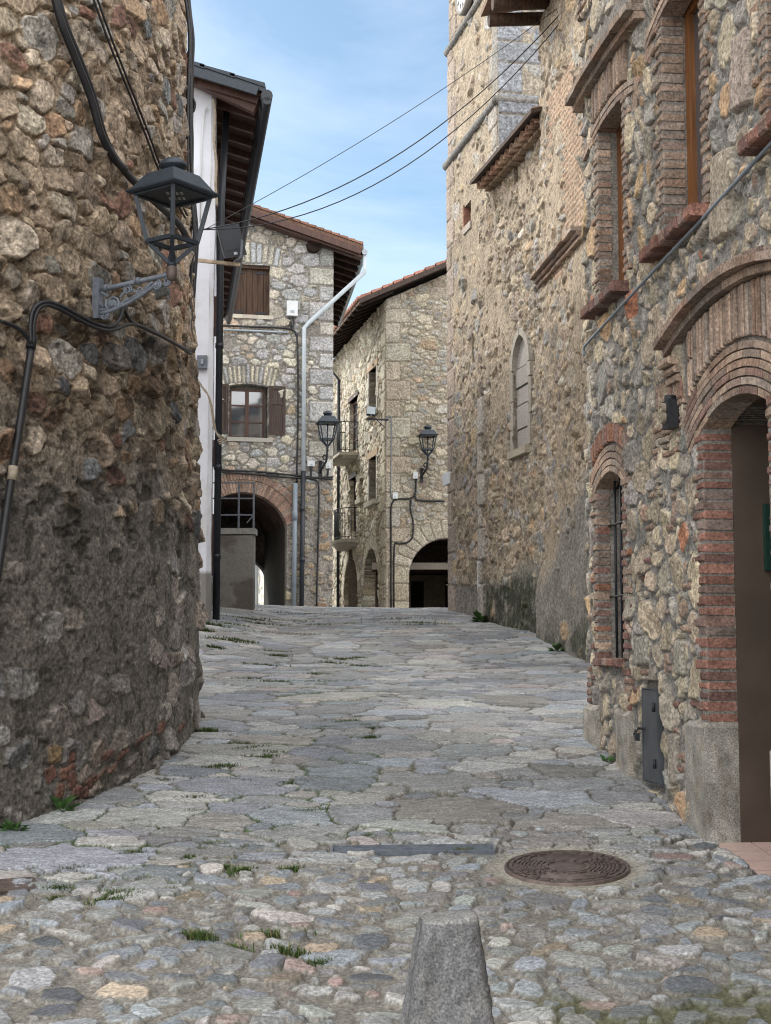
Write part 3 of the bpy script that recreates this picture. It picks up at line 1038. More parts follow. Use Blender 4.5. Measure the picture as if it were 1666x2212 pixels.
    grid_object('wall', UU2, VV2, H2, C2, RH.ptA, [], M['stone'], h, skirt=.42, nrm_sign=-1)
    mb.fbox(RH, -9, dn - .25, -2, 7.6, -6, -.55, cw)
    mb.fbox(RH, df + .3, UC - .02, -1, 7.6, -6, -.46, cw)
    mb.fbox(RH, dn - .25, df + .3, ds + .5, 7.6, -6, -.46, cw)
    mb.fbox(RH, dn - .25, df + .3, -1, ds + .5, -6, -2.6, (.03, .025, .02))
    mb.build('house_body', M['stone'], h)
    mb = MB()
    mb.fbox(RH, -9, UC + .1, 7.6, 7.75, -6.2, .45, (.2, .1, .07))
    mb.build('roof', M['tile'], h)

    # ---- windows
    def window(nm, n_, f_, b_, s_, r_, wpal, frame_w, rv=.13, wz=-.14, wd=.10):
        uc, cv, R = arch_circle(n_, f_, s_, r_)
        for (e_, o_) in ((f_, 1), (n_, -1)):
            sur = MB()
            jamb(sur, RH, e_, o_, b_, s_, -rv, .022, wpal, depth_in=wz)
            sur.build('brick_jamb', M['brick'], h)
        fr = MB()
        uo, ui = n_ - .01, f_ + .01
        fr.fbox(RH, f_ - wd, f_ + .02, b_, s_ + r_ + .02, wz - .06, wz)
        fr.fbox(RH, n_ - .02, n_ + wd, b_, s_ + r_ + .02, wz - .06, wz)
        fr.fbox(RH, n_ + wd, f_ - wd, b_, b_ + wd, wz - .06, wz)
        fr.fbox(RH, uc - .03, uc + .03, b_ + wd, s_ + r_, wz - .055, wz - .003)
        fr.fbox(RH, n_ + wd, f_ - wd, s_ - .02, s_ + r_ + .02, wz - .06, wz)
        wo = fr.build('window', M[frame_w], h)
        g = MB()
        g.fbox(RH, n_, f_, b_, s_ + r_, wz - .04, wz - .03)
        g.build('pane', M['glass'], wo)
        return uc, cv, R

    for (k, b_, wp, fw, gr) in (('w2', w2b, BR_PALE, 'wood_orange', 0), ('w3', w3b, BR_PALE, 'wood_orange', 0), ('w4', w4b, BR_PALE, 'wood_orange', 0),
                                ('w1', w1b, BR_RED + BR_PALE[:3] + BR_ORANGE[:1], 'wood_red', 1)):
        n_, f_, s_, r_ = arch[k]
        uc, cv, R = window(k, n_, f_, b_, s_, r_, wp, fw, *{'w2': (.085, -.137), 'w3': (.128, -.143), 'w4': (.12, -.15), 'w1': (.08, -.16)}[k])
        rings = MB()
        a = math.asin((f_ - n_ + .02) / 2 / R)
        nr = 4 if k == 'w1' else 2
        for q in range(nr):
            arc_ring(rings, RH, uc, cv, R + q * .05, .04, math.pi / 2 - a - .18, math.pi / 2 + a + .18, .24, -.13, .022, BR_PALE, gap=.012)
        top = R + nr * .05
        hw = (f_ - n_) / 2
        if k == 'w1':
            soldier_fan(rings, RH, n_ - .14, f_ + .16, lambda u: seg_v(u, uc, cv, top), lambda u: seg_v(u, uc, cv, top) + .16, BR_ORANGE + BR_RED[:2])
        elif k != 'w4':
            ve = P(1259, 237)[1] + .03 if k == 'w2' else s_ + 1.0
            ho, hcv, hR = hood('hood_mould', RH, uc, UC - uc + .06 if k == 'w2' else .9, ve, .035, h)
            soldier_fan(rings, RH, n_ - .12, f_ + .14, lambda u: seg_v(u, uc, cv, top), lambda u: seg_v(u, uc, hcv, hR), BR_PALE)
        rings.build('brick_arch', M['brick'], h)
        si = MB()
        if k == 'w1':
            u = n_ - .02
            while u < f_ + .0:
                brick(si, RH, u, min(u + .13, f_ + .02), b_ - .055, b_ + .0, -.18, .07, bcol(BR_RED)); u += .14
        else:
            u = n_ - .10
            while u < f_ + .11:
                brick(si, RH, u, u + .125, b_ - .075, b_, -.18, .13, bcol(BR_RED)); u += .133
        si.build('brick_sill', M['brick'], h)
        if gr:
            gm = MB()
            for q in range(4):
                u = n_ + (f_ - n_) * (q + .7) / 4.4
                gm.tube([RH.pt(u, b_ - .02, -.092), RH.pt(u, s_ + r_ + .03, -.092)], .0105, 6)
            for vv_ in (b_ + .36 * (s_ - b_), b_ + .78 * (s_ - b_)):
                gm.tube([RH.pt(n_ - .03, vv_, -.077), RH.pt(f_ + .03, vv_, -.077)], .0085, 6)
            gm.build('window_grille', M['iron'], h)

    # ---- doorway
    uc, cv, R = arch_circle(dn, df, ds, .10)
    gt = P(1500, 1556)[1]
    for (e_, o_, pl_) in ((df, 1, BR_RED), (dn, -1, BR_RED + BR_PALE[:2])):
        sur = MB()
        jamb(sur, RH, e_, o_, gt, ds, -.155, .022, pl_, h=.047, gap=.013, L=(.13, .20))
        sur.build('brick_jamb', M['brick'], h)
    rings = MB()
    a = math.asin((df - dn + .02) / 2 / R)
    for q in range(6):
        arc_ring(rings, RH, uc, cv, R + q * .049, .039, math.pi / 2 - a - .2, math.pi / 2 + a + .2, .25, -.155, .022, BR_PALE + BR_RED[4:], gap=.012)
    he = P(1450, 772)[1]
    ho, hcv, hR = hood('hood_mould', RH, uc, P(1448, 760)[0] - uc, he, .165, h, tiers=((.05, .07), (.05, .13), (.035, .09)))
    soldier_fan(rings, RH, uc - .78, uc + .80, lambda u: seg_v(u, uc, cv, R + 6 * .049), lambda u: seg_v(u, uc, hcv, hR), BR_PALE)
    rings.build('brick_arch', M['brick'], h)
    end = MB()
    ue = P(1448, 760)[0]
    for q in range(3):
        brick(end, RH, ue - .18, ue + .05, he - .07 - q * .055, he - .02 - q * .055, -.05, .10 - q * .028, bcol(BR_PALE))
    end.build('hood_stop', M['brick'], h)
    # brick quoins on the upper corner
    for (va_, vb_) in ((P(1262, 120)[1] + .35, 7.5),):
        q_ = MB(); jamb(q_, RH, UC + .02, -1, va_, vb_, -.3, .03, BR_PALE, L=(.13, .22)); q_.build('brick_quoin', M['brick'], h)
    for (x_, e_, o_, yt_) in ((1296, UC + .02, -1, 1522), (1340, w1n + .0, -1, 1535)):
        q_ = MB(); jamb(q_, RH, e_, o_, P(x_, yt_)[1], w1b - .06, -.2, .024, BR_RED + BR_PALE[:2], L=(.12, .19)); q_.build('brick_quoin', M['brick'], h)
    # granite feet
    for (xa, xb, top, wf, wb, ytop) in ((1487, 1523, gt, .045, -.16, 1556), (1340, 1365, P(1352, 1535)[1], .055, -.1, 1535), (1269, 1296, P(1275, 1522)[1], .055, -.3, 1522)):
        ua, ub = P(xa, 1600)[0], (df if xa == 1487 else P(xb, 1600)[0])
        ua = min(ua, UC + .035)
        z0 = float(Gz(*RH.pt(ub, 0)[:2])) - .25
        granite_block('granite_foot', RH, ub, ua, z0, top, wb, wf, h)
    granite_block('granite_foot', RH, dn - .25, dn, zd - .4, gt - .06, -.16, .045, h)
    # brick patch beside the number plate
    bp = MB()
    ua, ub = P(1480, 900)[0], P(1408, 940)[0]
    vb, vt = P(1440, 985)[1], P(1440, 885)[1]
    v = vb
    while v < vt:
        u = ua + RB.uniform(0, .06); ue_ = ub - abs(v - (vb + vt) / 2) * .25
        while u < ue_:
            L = RB.uniform(.13, .2); brick(bp, RH, u, min(u + L, ub), v, v + .035, -.02, .022, bcol(BR_PALE)); u += L + .012
        v += .047
    soldier_fan(bp, RH, P(1470, 850)[0], P(1412, 880)[0], lambda u: vt + .02, lambda u: vt + .20, BR_ORANGE + BR_PALE, w1=.024)
    bp.build('brick_patch', M['brick'], h)
    # passage inside the doorway
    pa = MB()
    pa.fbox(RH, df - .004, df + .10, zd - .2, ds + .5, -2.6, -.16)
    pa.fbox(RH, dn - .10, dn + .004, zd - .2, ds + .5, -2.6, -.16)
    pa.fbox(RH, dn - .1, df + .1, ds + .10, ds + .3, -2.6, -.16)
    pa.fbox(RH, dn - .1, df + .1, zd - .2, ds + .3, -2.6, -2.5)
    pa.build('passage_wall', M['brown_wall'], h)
    tl = MB()
    za_, zb_ = float(Gz(*RH.pt(df, 0)[:2])) + .006, float(Gz(*RH.pt(dn, 0)[:2])) + .006
    tz = za_
    zt = lambda u: zb_ + (za_ - zb_) * (u - dn) / (df - dn)
    tl.hexa([RH.pt(u, v, w) for w in (-2.6, 0) for (u, v) in ((dn - .02, zb_ - .3), (df + .02, zb_ - .3), (df + .02, za_ - .006), (dn - .02, zb_ - .006))], (.10, .085, .075))
    nu_ = 5
    for i in range(nu_):
        for j in range(7):
            s = (df - dn) / nu_
            c = tint(RB, (.50, .37, .32), .93, 1.05)
            ua_, ub_ = dn + i * s + .004, dn + (i + 1) * s - .004
            tl.hexa([RH.pt(u, v, w) for w in (-.22 * (j + 1) + .004, -.22 * j - .004) for (u, v) in ((ua_, zt(ua_) - .03), (ub_, zt(ub_) - .03), (ub_, zt(ub_)), (ua_, zt(ua_)))], c)
    tl.build('tiled_threshold', M['floor_tile'], h)
    mbx = MB()
    ug = df
    p0, p1 = P(1655, 1100), None
    mbx.fbox(RH, df - .05, df + .005, EYE + .45, EYE + .84, -.50, -.335)
    tag(thing_at(mbx.build('letter_box', M['green_metal']), RH.pt(df, EYE + .45, -.42)), 'dark green box fixed inside the shaded brick doorway', 'letter box')
    # meter cupboard door
    u0, u1 = P(1420, 1585)[0], P(1389, 1585)[0]
    v0, v1 = P(1388, 1684)[1], P(1389, 1488)[1]
    md = MB()
    for (a, b, c, d) in ((u0 - .006, u1 + .006, v1, v1 + .008), (u0 - .006, u1 + .006, v0 - .008, v0), (u0 - .008, u0, v0, v1), (u1, u1 + .008, v0, v1)):
        md.fbox(RH, a, b, c, d, -.06, .026)
    fo = md.build('meter_door', M['steel_door'], h)
    lf = MB(); lf.fbox(RH, u0 + .004, u1 - .004, v0 + .004, v1 - .004, -.03, .022)
    lf.build('door_leaf', M['steel_door'], fo)
    for vv_ in (v0 + .10, v1 - .14):
        hg = MB()
        hg.tube([RH.pt(u0 + .0, vv_, .045), RH.pt(u0 + .0, vv_ + .06, .045)], .012, 8)
        hg.build('hinge', M['iron'], fo)
    lk = MB()
    um, vm = u1 - .03, v0 + .53 * (v1 - v0)
    lk.bar(RH.pt(um - .05, vm + .02, .046), RH.pt(um + .05, vm + .02, .046), .02, .016)
    lk.tube([RH.pt(um + .015, vm + .02, .06), RH.pt(um + .02, vm - .01, .08), RH.pt(um + .05, vm - .02, .08), RH.pt(um + .055, vm + .01, .065)], .006, 6)
    lk.fbox(RH, um - .005, um + .035, vm - .06, vm - .01, .055, .08)
    lk.build('padlock', M['iron'], fo)
    return h


def granite_block(name, fr, u0, u1, v0, v1, w0, w1, parent, col=(.27, .255, .225), ch=.035):
    nu, nv, nw = 10, 26, 8
    mb = MB()
    def face(pf, a, b):
        A, B = np.meshgrid(np.linspace(0, 1, a), np.linspace(0, 1, b), indexing='ij')
        P = pf(A, B)
        idx = np.arange(a * b).reshape(a, b)
        q = np.stack([idx[:-1, :-1], idx[1:, :-1], idx[1:, 1:], idx[:-1, 1:]], -1).reshape(-1, 4)
        st = .45 + 1.0 * fbm(A * 3 + v0, B * 6 + u0, 1.7, 91, 4)
        br_ = sm(.5, .7, fbm(A * 4 + u0, B * 7, 1.3, 95, 4))[..., None] * .5
        cc_ = np.array(col) * st[..., None] * (1 - br_) + np.array((.19, .15, .10)) * st[..., None] * br_
        mb.add(P.reshape(-1, 3), [tuple(map(int, x)) for x in q], cc_.reshape(-1, 3), True)
    rgh = lambda A, B, s: .012 * (fbm(A * 2 + s, B * 6, 2.0, 93, 4) - .5)
    sl = lambda W, B: v1 - (v1 - v0) * 0 - ch * np.clip((W - (w1 - ch * 1.3)) / (ch * 1.3), 0, 1)
    face(lambda A, B: fr.ptA(u0 + (u1 - u0) * A, v0 + (v1 - ch - v0) * B, w1 + rgh(A, B, 1)), nu, nv)
    face(lambda A, B: fr.ptA(u0 + 0 * A + rgh(A, B, 2) * 0, v0 + (v1 - ch - v0) * B, w0 + (w1 - w0) * A), nw, nv)
    face(lambda A, B: fr.ptA(u1 + 0 * A, v0 + (v1 - ch - v0) * B, w0 + (w1 - w0) * A), nw, nv)
    face(lambda A, B: fr.ptA(u0 + (u1 - u0) * A, v1 - ch + ch * B, w1 - ch * B + rgh(A, B * 0 + 1, 1) * (1 - B)), nu, 4)
    face(lambda A, B: fr.ptA(u0 + (u1 - u0) * A, v1 + 0 * B, w0 + (w1 - ch - w0) * B), nu, 4)
    for uu in (u0, u1):
        mb.add([fr.pt(uu, v1 - ch, w0), fr.pt(uu, v1 - ch, w1), fr.pt(uu, v1, w1 - ch), fr.pt(uu, v1, w0)], [(0, 1, 2, 3)], col)
    return mb.build(name, M['granite'], parent)


build_right_house()

# ------------------------------------------------------------------ church side: annex, nave and bell tower
EX = Frame((4.284 + B_R * 15.8, 15.8), (B_R, 1), (-1, 0))
B_C = -.2114
CH = Frame((6.346 + B_C * 19.3, 19.3), (B_C, 1), (-1, 0))
CK = math.hypot(1, B_C)
TAN = [(.285, .228, .168), (.315, .26, .19), (.25, .212, .168), (.265, .25, .228), (.335, .25, .16), (.25, .238, .22), (.215, .178, .15), (.37, .335, .285)]
TANW = [5, 4, 3, 2.4, 1.3, 1.2, .7, 1]


def build_annex():
    loc = EX.pt(1.8, 0); loc[2] = float(Gz(loc[0], loc[1]))
    a = thing('church_annex', 'tall tan rubble wall with faint brick patches between church and brick-dressed house', 'church annex', loc)
    k = math.hypot(1, B_R)
    u_top, u_low = (19.25 - 15.8) * k, (19.58 - 15.8) * k
    vt = at_y(1068, 40, 19.2)[2]
    U, V = np.arange(0, u_low, .018), np.arange(.9, vt, .018)
    st = stone_layout(51, 0, u_low, .9, vt, [(.15, 40, 0), (.10, 900, 0), (.07, 4000, 0), (.05, 8000, 0)], aspect=1.2, pj=(1.6, 3.), rotj=.5, pal=TAN, palw=TANW, prot=(.006, .028), tilt=.2, bri=(.8, 1.2))
    UU, VV = np.meshgrid(U, V, indexing='ij')
    n = fbm(UU, VV, .8, 53, 4) - .5
    render = sm(3.0, 2.5, VV - .25 * (u_low - UU) + .8 * n)
    cover = lambda u, v: (.80 - 1.0 * sm(.05, .25, n)) * (1 - .88 * render)
    mort = np.array((.285, .23, .166)) * (1 - render[..., None]) + np.array((.19, .175, .15)) * render[..., None]
    H, C, m, UU, VV, ID = relief(U, V, st, 52, gap=.004, soft=.022, warp=.05, warps=6, rough=.010, rsc=12, mortar=mort, mrough=.011, mvar=.28, svar=.28, cover=cover)
    H += .05 * (fbm(UU, VV, 2.5, 55, 4) - .5) + .06 * render
    br = []
    u0, v0 = EX.pix(1258, 360)
    for r in range(34):
        for q in range(8):
            uu, vv = u0 + q * .235 + (r % 2) * .11 - .05, v0 - 1.0 + r * .075
            if vnoise(np.array([uu * 1.6]), np.array([vv * 1.1]), 9)[0] > .50: br.append((uu, vv, .215, .05, 0, .012, tint(RB, (.35, .215, .14), .85, 1.1)))
    stamps(H, C, UU, VV, br, mortar=(.30, .235, .17), gap=.02, soft=.02)
    blk = sm(.44, .6, fbm(UU, VV, 3.5, 58, 4)) * sm(2.1, 1.5, VV - .25 * (u_low - UU) * .3)
    C = C * (1 - .8 * blk[..., None]) + np.array((.035, .04, .022)) * .8 * blk[..., None]
    hole = lambda U_, V_: np.maximum(u_top - U_, 2.75 - V_)
    grid_object('wall', UU, VV, H, C, EX.ptA, [hole], M['stone_far'], a, skirt=.5, nrm_sign=-1)
    mb = MB()
    mb.fbox(EX, 0, u_top, .5, vt, -5, -.45, (.28, .22, .16))
    mb.build('annex_body', M['stone_far'], a)
    # eave with round rafters
    for q in range(8):
        mb = MB()
        u = u_top - .06 - q * .5
        mb.tube([EX.pt(u, vt + .02, -.3), EX.pt(u, vt - .06, .72 + .04 * (q % 3))], .09, 10)
        mb.build('rafter', M['wood'], a)
    mb = MB()
    p = [EX.pt(u, v, w) for (w, v) in ((-3, vt + .9), (.80, vt + .05)) for (u, v) in ((0, v), (u_top + .1, v), (u_top + .1, v + .08), (0, v + .08))]
    mb.hexa(p, (.2, .13, .09))
    mb.build('roof', M['tile'], a)
    # brick ledge over the lost lean-to
    ua, va = EX.pix(1168, 598); ub, vb = EX.pix(1262, 492)
    mb = MB()
    for (t, w, d) in ((0, .16, .05), (-.055, .10, .05), (-.11, .06, .05)):
        u = ub
        while u < ua:
            brick(mb, EX, u, min(u + .24, ua), va + t - .05, va + t, -.05, w, bcol(BR_PALE), j=.004); u += .25
    mb.build('brick_ledge', M['brick'], a)
    return a


def tile_edge(mb, pts_a, pts_b, r, col_f, lift=.0, n=6):
    """one canal tile: half pipe from a to b"""
    a, b = np.array(pts_a), np.array(pts_b)
    d = (b - a) / np.linalg.norm(b - a)
    x = np.cross(d, (0, 0, 1.)); x /= np.linalg.norm(x)
    z = np.cross(x, d)
    vs, fs = [], []
    for (q, rr) in ((a, r * .85), (b, r)):
        for (s, off) in ((rr, 1), (rr - .018, -1)):
            for k in range(n + 1):
                t = math.pi * k / n
                vs.append(q + x * s * math.cos(t) + z * s * math.sin(t))
    m = n + 1
    for k in range(n):
        fs.append((k, k + 1, 2 * m + k + 1, 2 * m + k))
        fs.append((m + k + 1, m + k, 3 * m + k, 3 * m + k + 1))
        fs.append((2 * m + k, 2 * m + k + 1, 3 * m + k + 1, 3 * m + k))
    mb.add(vs, fs, col_f, True)


TILE = [(.33, .21, .14), (.29, .17, .115), (.36, .25, .17), (.25, .15, .105), (.31, .22, .16)]


def build_nave():
    loc = CH.pt(1.8, 0); loc[2] = float(Gz(loc[0], loc[1]))
    c = thing('church_nave', 'low church aisle of tan rubble with blocked lancet window and mossy black foot', 'church', loc)
    ul = (22.9 - 19.3) * CK
    ve = CH.pix(1100, 322, .28)[1]
    lu0, lu1 = sorted((CH.pix(1111, 840)[0], CH.pix(1144, 840)[0]))
    lv0, lvs = CH.pix(1128, 968)[1], CH.pix(1128, 722)[1] - 1.265 * (lu1 - lu0) / 2
    lan = sd_lancet(lu0, lu1, lv0, lvs)
    nic = CH.pix(1114, 376)
    sl = [CH.pix(1113, 1300)]
    U, V = np.arange(-.3, ul, .0175), np.arange(1.2, ve, .0175)
    st = stone_layout(61, -.3, ul, 1.0, ve, [(.16, 20, 0), (.11, 400, 0), (.078, 3500, 0), (.056, 9000, 0), (.04, 9000, 0)], aspect=1.2, pj=(1.6, 3.), rotj=.6, pal=TAN, palw=TANW, prot=(.006, .028), tilt=.2, bri=(.75, 1.22))
    UU, VV = np.meshgrid(U, V, indexing='ij')
    n = fbm(UU, VV, .7, 63, 4) - .5
    base = sm(2.9, 2.6, VV + .5 * n)
    up = sm(6.5, 8.2, VV + 2 * n)
    cover = lambda u, v: (.95 - .35 * up - .9 * sm(.08, .26, n)) * (1 - .92 * base)
    mort = np.array((.27, .22, .16)) * (1 - base[..., None]) + np.array((.19, .175, .145)) * base[..., None]
    H, C, m, UU, VV, ID = relief(U, V, st, 62, gap=.003, soft=.022, warp=.06, warps=6, rough=.011, rsc=12, mortar=mort, mrough=.012, mvar=.3, svar=.3, cover=cover)
    H += .06 * (fbm(UU, VV, 2.2, 65, 4) - .5)
    pit = sm(.60, .72, fbm(UU, VV, 6.5, 66, 3)) * (1 - base)
    H -= .04 * pit
    q = []
    rr = random.Random(3)
    v = 1.3
    tog = 0
    while v < 5.2:                                     # dressed corner stones
        hh = rr.uniform(.32, .62)
        if tog % 2 == 0: q.append((ul - .16, v + hh / 2, .36, hh - .02, 0, .055, tint(rr, (.33, .30, .26), .9, 1.1)))
        else: q.append((ul - .07, v + hh / 2, .18, hh - .02, 0, .05, tint(rr, (.34, .305, .26), .9, 1.1)))
        v += hh; tog += 1
    for (x, y, w_, h_) in ((1205, 815, .5, .55), (1188, 700, .26, .4)):
        pass
    d = lan(UU, VV)
    ring = sm(.30, .10, d) * (d > 0)
    C = C * (1 - .4 * ring[..., None]) + np.array((.27, .25, .215)) * .4 * ring[..., None]
    stamps(H, C, UU, VV, q, mortar=(.2, .18, .15))
    st2 = sm(.30, .42, fbm(UU * 1.2, VV * .8, 2.8, 68, 5)) * sm(2.72, 2.55, VV + .25 * n) * sm(ul - .25, ul - .4, UU)
    fleck = sm(.5, .64, fbm(UU, VV, 11, 69, 3))
    st2 = st2 * (1 - .45 * fleck)
    C = C * (1 - .9 * st2[..., None]) + np.array((.026, .030, .016)) * .9 * st2[..., None]
    grid_object('wall', UU, VV, H, np.clip(C, .004, .9), CH.ptA, [lan, sd_rect(nic[0] - .09, nic[0] + .09, nic[1] - .14, nic[1] + .14)], M['stone_far'], c, skirt=.30, nrm_sign=-1)
    mb = MB()
    mb.fbox(CH, -.3, ul - .02, .6, ve, -3.2, -.28, (.2, .16, .12))
    mb.build('nave_body', M['stone_far'], c)
    # blocked lancet
    lw = MB()
    hw = (lu1 - lu0) / 2
    v = lv0
    RR = random.Random(8)
    hs = [.42, .5, .36, .40, .62]
    tot = lvs + hw * 1.25 - lv0
    for k, s in enumerate(hs):
        hh = s / sum(hs) * tot
        cc = tint(RR, (.30, .28, .25), .88, 1.1)
        lw.fbox(CH, lu0 - .03, lu1 + .03, v + .012, v + hh - .012, -.3, -.035 + RR.uniform(-.012, .012), cc)
        v += hh
    lw.fbox(CH, lu0 - .03, lu1 + .03, lv0, lv0 + tot, -.32, -.06, (.15, .13, .11))
    lo = lw.build('blocked_window', M['plaster'], c)
    su = MB()
    Rr = hw * 1.3
    for s in (0, 1):
        ue, o = (lu1, 1) if s else (lu0, -1)
        v = lv0
        while v < lvs - .05:
            hh = RR.uniform(.28, .55)
            w_ = RR.uniform(.07, .17)
            q0, q1 = sorted((ue, ue + o * w_))
            su.fbox(CH, q0, q1, v + .008, min(v + hh, lvs) - .008, -.2, .03 + RR.uniform(-.01, .01), tint(RR, (.30, .27, .225), .85, 1.1))
            v += hh
        a1 = math.acos((Rr - hw) / Rr)
        cu = lu1 - Rr if s else lu0 + Rr
        for k in range(3):
            aa, ab = a1 * k / 3 + .01, a1 * (k + 1) / 3 - .005
            if s: arcbrick(su, CH, cu, lvs, Rr, Rr + .10, aa, ab, -.2, .035, (.31, .285, .245), 4)
            else: arcbrick(su, CH, cu, lvs, Rr, Rr + .10, math.pi - ab, math.pi - aa, -.2, .035, (.31, .285, .245), 4)
    su.build('stone_surround', M['plaster'], lo)
    si = MB()
    p = [CH.pt(u, v, w) for (w, z) in ((-.2, .16), (.10, -.03)) for (u, v) in ((lu0 - .07, lv0 - .12), (lu1 + .07, lv0 - .12), (lu1 + .07, lv0 + z * .5), (lu0 - .07, lv0 + z * .5))]
    si.hexa(p, (.33, .29, .22))
    si.build('sloping_sill', M['plaster'], lo)
    # tiled eave
    mb = MB()
    u0, u1 = -.05, CH.pix(1022, 415, .30)[0]
    n_ = int((u1 - u0) / .23)
    for k in range(n_):
        u = u0 + (k + .5) * (u1 - u0) / n_
        tile_edge(mb, CH.pt(u, ve + .06, -.25), CH.pt(u, ve - .0, .24), .102, tint(RB, RB.choice(TILE), .8, 1.1))
        mb.fbox(CH, u - .1, u + .1, ve - .03, ve + .015, -.2, .12, (.26, .19, .13))
    mb.build('eave_tiles', M['tile'], c)
    mb = MB()
    for k in range(n_):
        u = u0 + (k + .5) * (u1 - u0) / n_
        tile_edge(mb, CH.pt(u, ve + 1.05, -2.6), CH.pt(u, ve + .17, .22), .092, tint(RB, RB.choice(TILE), .5, .8))
    p = [CH.pt(u, v, w) for (w, z) in ((-2.8, 1.03), (.33, .09)) for (u, v) in ((u0 - .1, ve + z), (u1 + .06, ve + z), (u1 + .06, ve + z + .06), (u0 - .1, ve + z + .06))]
    mb.hexa(p, (.07, .05, .04))
    mb.build('roof', M['tile'], c)
    return c


def build_bell_tower():
    uN, uF = (22.2 - 19.3) * CK, (25.35 - 19.3) * CK
    TL = Frame(CH.pt(uN, 0, -.12)[:2], CH.e, CH.n)
    TN = Frame(CH.pt(uN, 0, -.12)[:2], -CH.n, -CH.e)
    L = uF - uN
    loc = TL.pt(L / 2, 0); loc[2] = float(Gz(loc[0], loc[1]))
    t = thing('bell_tower', 'square church bell tower of flaking tan render with a clock and grey string courses', 'bell tower', loc)
    v1, v2 = TL.pix(955, 372)[1], TL.pix(955, 128)[1]
    top = 15.5

    def inset(V):
        return -.028 * (V > v1) - .03 * (V > v2)

    # street face
    U, V = np.arange(0, L, .0185), np.arange(1.6, top, .0185)
    st = stone_layout(71, 0, L, 1.4, top, [(.17, 60, 0), (.12, 900, 0), (.08, 5000, 0), (.058, 8000, 0)], aspect=1.25, pj=(1.7, 3.), rotj=.5, pal=TAN, palw=TANW, prot=(.008, .028), tilt=.15, bri=(.78, 1.18))
    UU, VV = np.meshgrid(U, V, indexing='ij')
    n = fbm(UU, VV, .8, 73, 4) - .5
    base = sm(2.75, 2.6, VV + .15 * n)
    lowb = sm(7.8, 6.2, VV + 1.5 * n)
    cover = lambda u, v: (.30 + .62 * lowb) * (1 - base)
    mort = np.array((.30, .245, .176)) * (1 - base[..., None]) + np.array((.205, .185, .16)) * base[..., None]
    H, C, m, UU, VV, ID = relief(U, V, st, 72, gap=.003, soft=.025, warp=.05, warps=5, rough=.012, rsc=10, mortar=mort, mrough=.012, mvar=.26, svar=.26, cover=cover)
    H += .035 * (fbm(UU, VV, 2.5, 75, 4) - .5)
    rr = random.Random(12)
    q = []
    for (ue, o) in ((0.0, 1), (L, -1)):
        v, tog = (4.2 if o > 0 else 1.7), 0
        while v < top:
            hh = rr.uniform(.34, .6); w_ = .5 if tog % 2 else .28
            q.append((ue + o * w_ / 2, v + hh / 2, w_, hh - .02, 0, .02, tint(rr, ((.30, .275, .235) if o > 0 else (.29, .235, .19)), .88, 1.1)))
            v += hh; tog += 1
    stamps(H, C, UU, VV, q, mortar=(.24, .2, .16))
    su0, su1 = sorted((TL.pix(1003, 460)[0], TL.pix(1018, 460)[0])); sv0, sv1 = TL.pix(1010, 486)[1], TL.pix(1010, 440)[1]
    sA = [sd_rect(su0, su1, sv0, sv1)]
    for (xa, xb, ya, yb) in ((1021, 1026, 785, 722), (1034, 1041, 528, 508)):
        a_, b_ = sorted((TL.pix(xa, ya)[0], TL.pix(xb, ya)[0])); sA.append(sd_rect(a_, b_, TL.pix(xa, ya)[1], TL.pix(xa, yb)[1]))
    ptf = lambda U_, V_, W_: TL.ptA(U_, V_, W_ + inset(V_))
    grid_object('wall', UU, VV, H, C, ptf, sA, M['stone_far'], t, skirt=.3, nrm_sign=-1)
    mb = MB()
    mb.fbox(TL, su1 - .01, su1 + .05, sv0 - .05, sv1 + .04, -.25, .015, (.26, .13, .09))
    mb.fbox(TL, su0 - .03, su1, sv0 - .12, sv0, -.25, .03, (.33, .29, .24))
    mb.build('slit_window', M['brick'], t)
    # face towards the camera
    U2, V2 = np.arange(0, 3.3, .0185), np.arange(7.5, top, .0185)
    UU, VV = np.meshgrid(U2, V2, indexing='ij')
    pal = [(.25, .26, .27), (.29, .28, .26), (.215, .235, .255), (.32, .29, .24)]
    st = stone_layout(81, 0, 3.3, 7.3, top, [(.18, 300, 0), (.12, 1500, 0), (.08, 4000, 0)], aspect=1.5, pj=(2.5, 5.), rotj=.1, pal=pal, palw=[3, 3, 2, 1.5], prot=(.008, .022), tilt=.05, bri=(.85, 1.15))
    n = fbm(UU, VV, .9, 83, 4) - .5
    H, C, m, UU, VV, ID = relief(U2, V2, st, 82, gap=.004, soft=.02, warp=.05, warps=5, rough=.01, rsc=10, mortar=(.30, .265, .21), mrough=.010, mvar=.25, svar=.2, cover=lambda u, v: .45 - 1.2 * n)
    q = []
    v, tog = 7.4, 0
    while v < top:
        hh = rr.uniform(.34, .6); w_ = .78 if tog % 2 else .40
        q.append((w_ / 2, v + hh / 2, w_, hh - .025, 0, .02, tint(rr, (.25, .265, .285), .88, 1.1)))
        v += hh; tog += 1
    stamps(H, C, UU, VV, q, mortar=(.22, .2, .17))
    ptf2 = lambda U_, V_, W_: TN.ptA(U_, V_, W_ + .04 + inset(V_))
    grid_object('wall', UU, VV, H, C, ptf2, [], M['stone_far'], t, skirt=.3)
    mb = MB()
    mb.fbox(TL, .2, L - .05, 1.0, top, -3.3, -.28, (.3, .24, .17))
    mb.fbox(TL, .0, .2, 1.0, 7.6, -3.3, -.28, (.3, .24, .17))
    mb.fbox(TL, -.3, L + .3, top, top + .25, -3.6, .3, (.3, .27, .23))
    mb.build('tower_body', M['stone_far'], t)
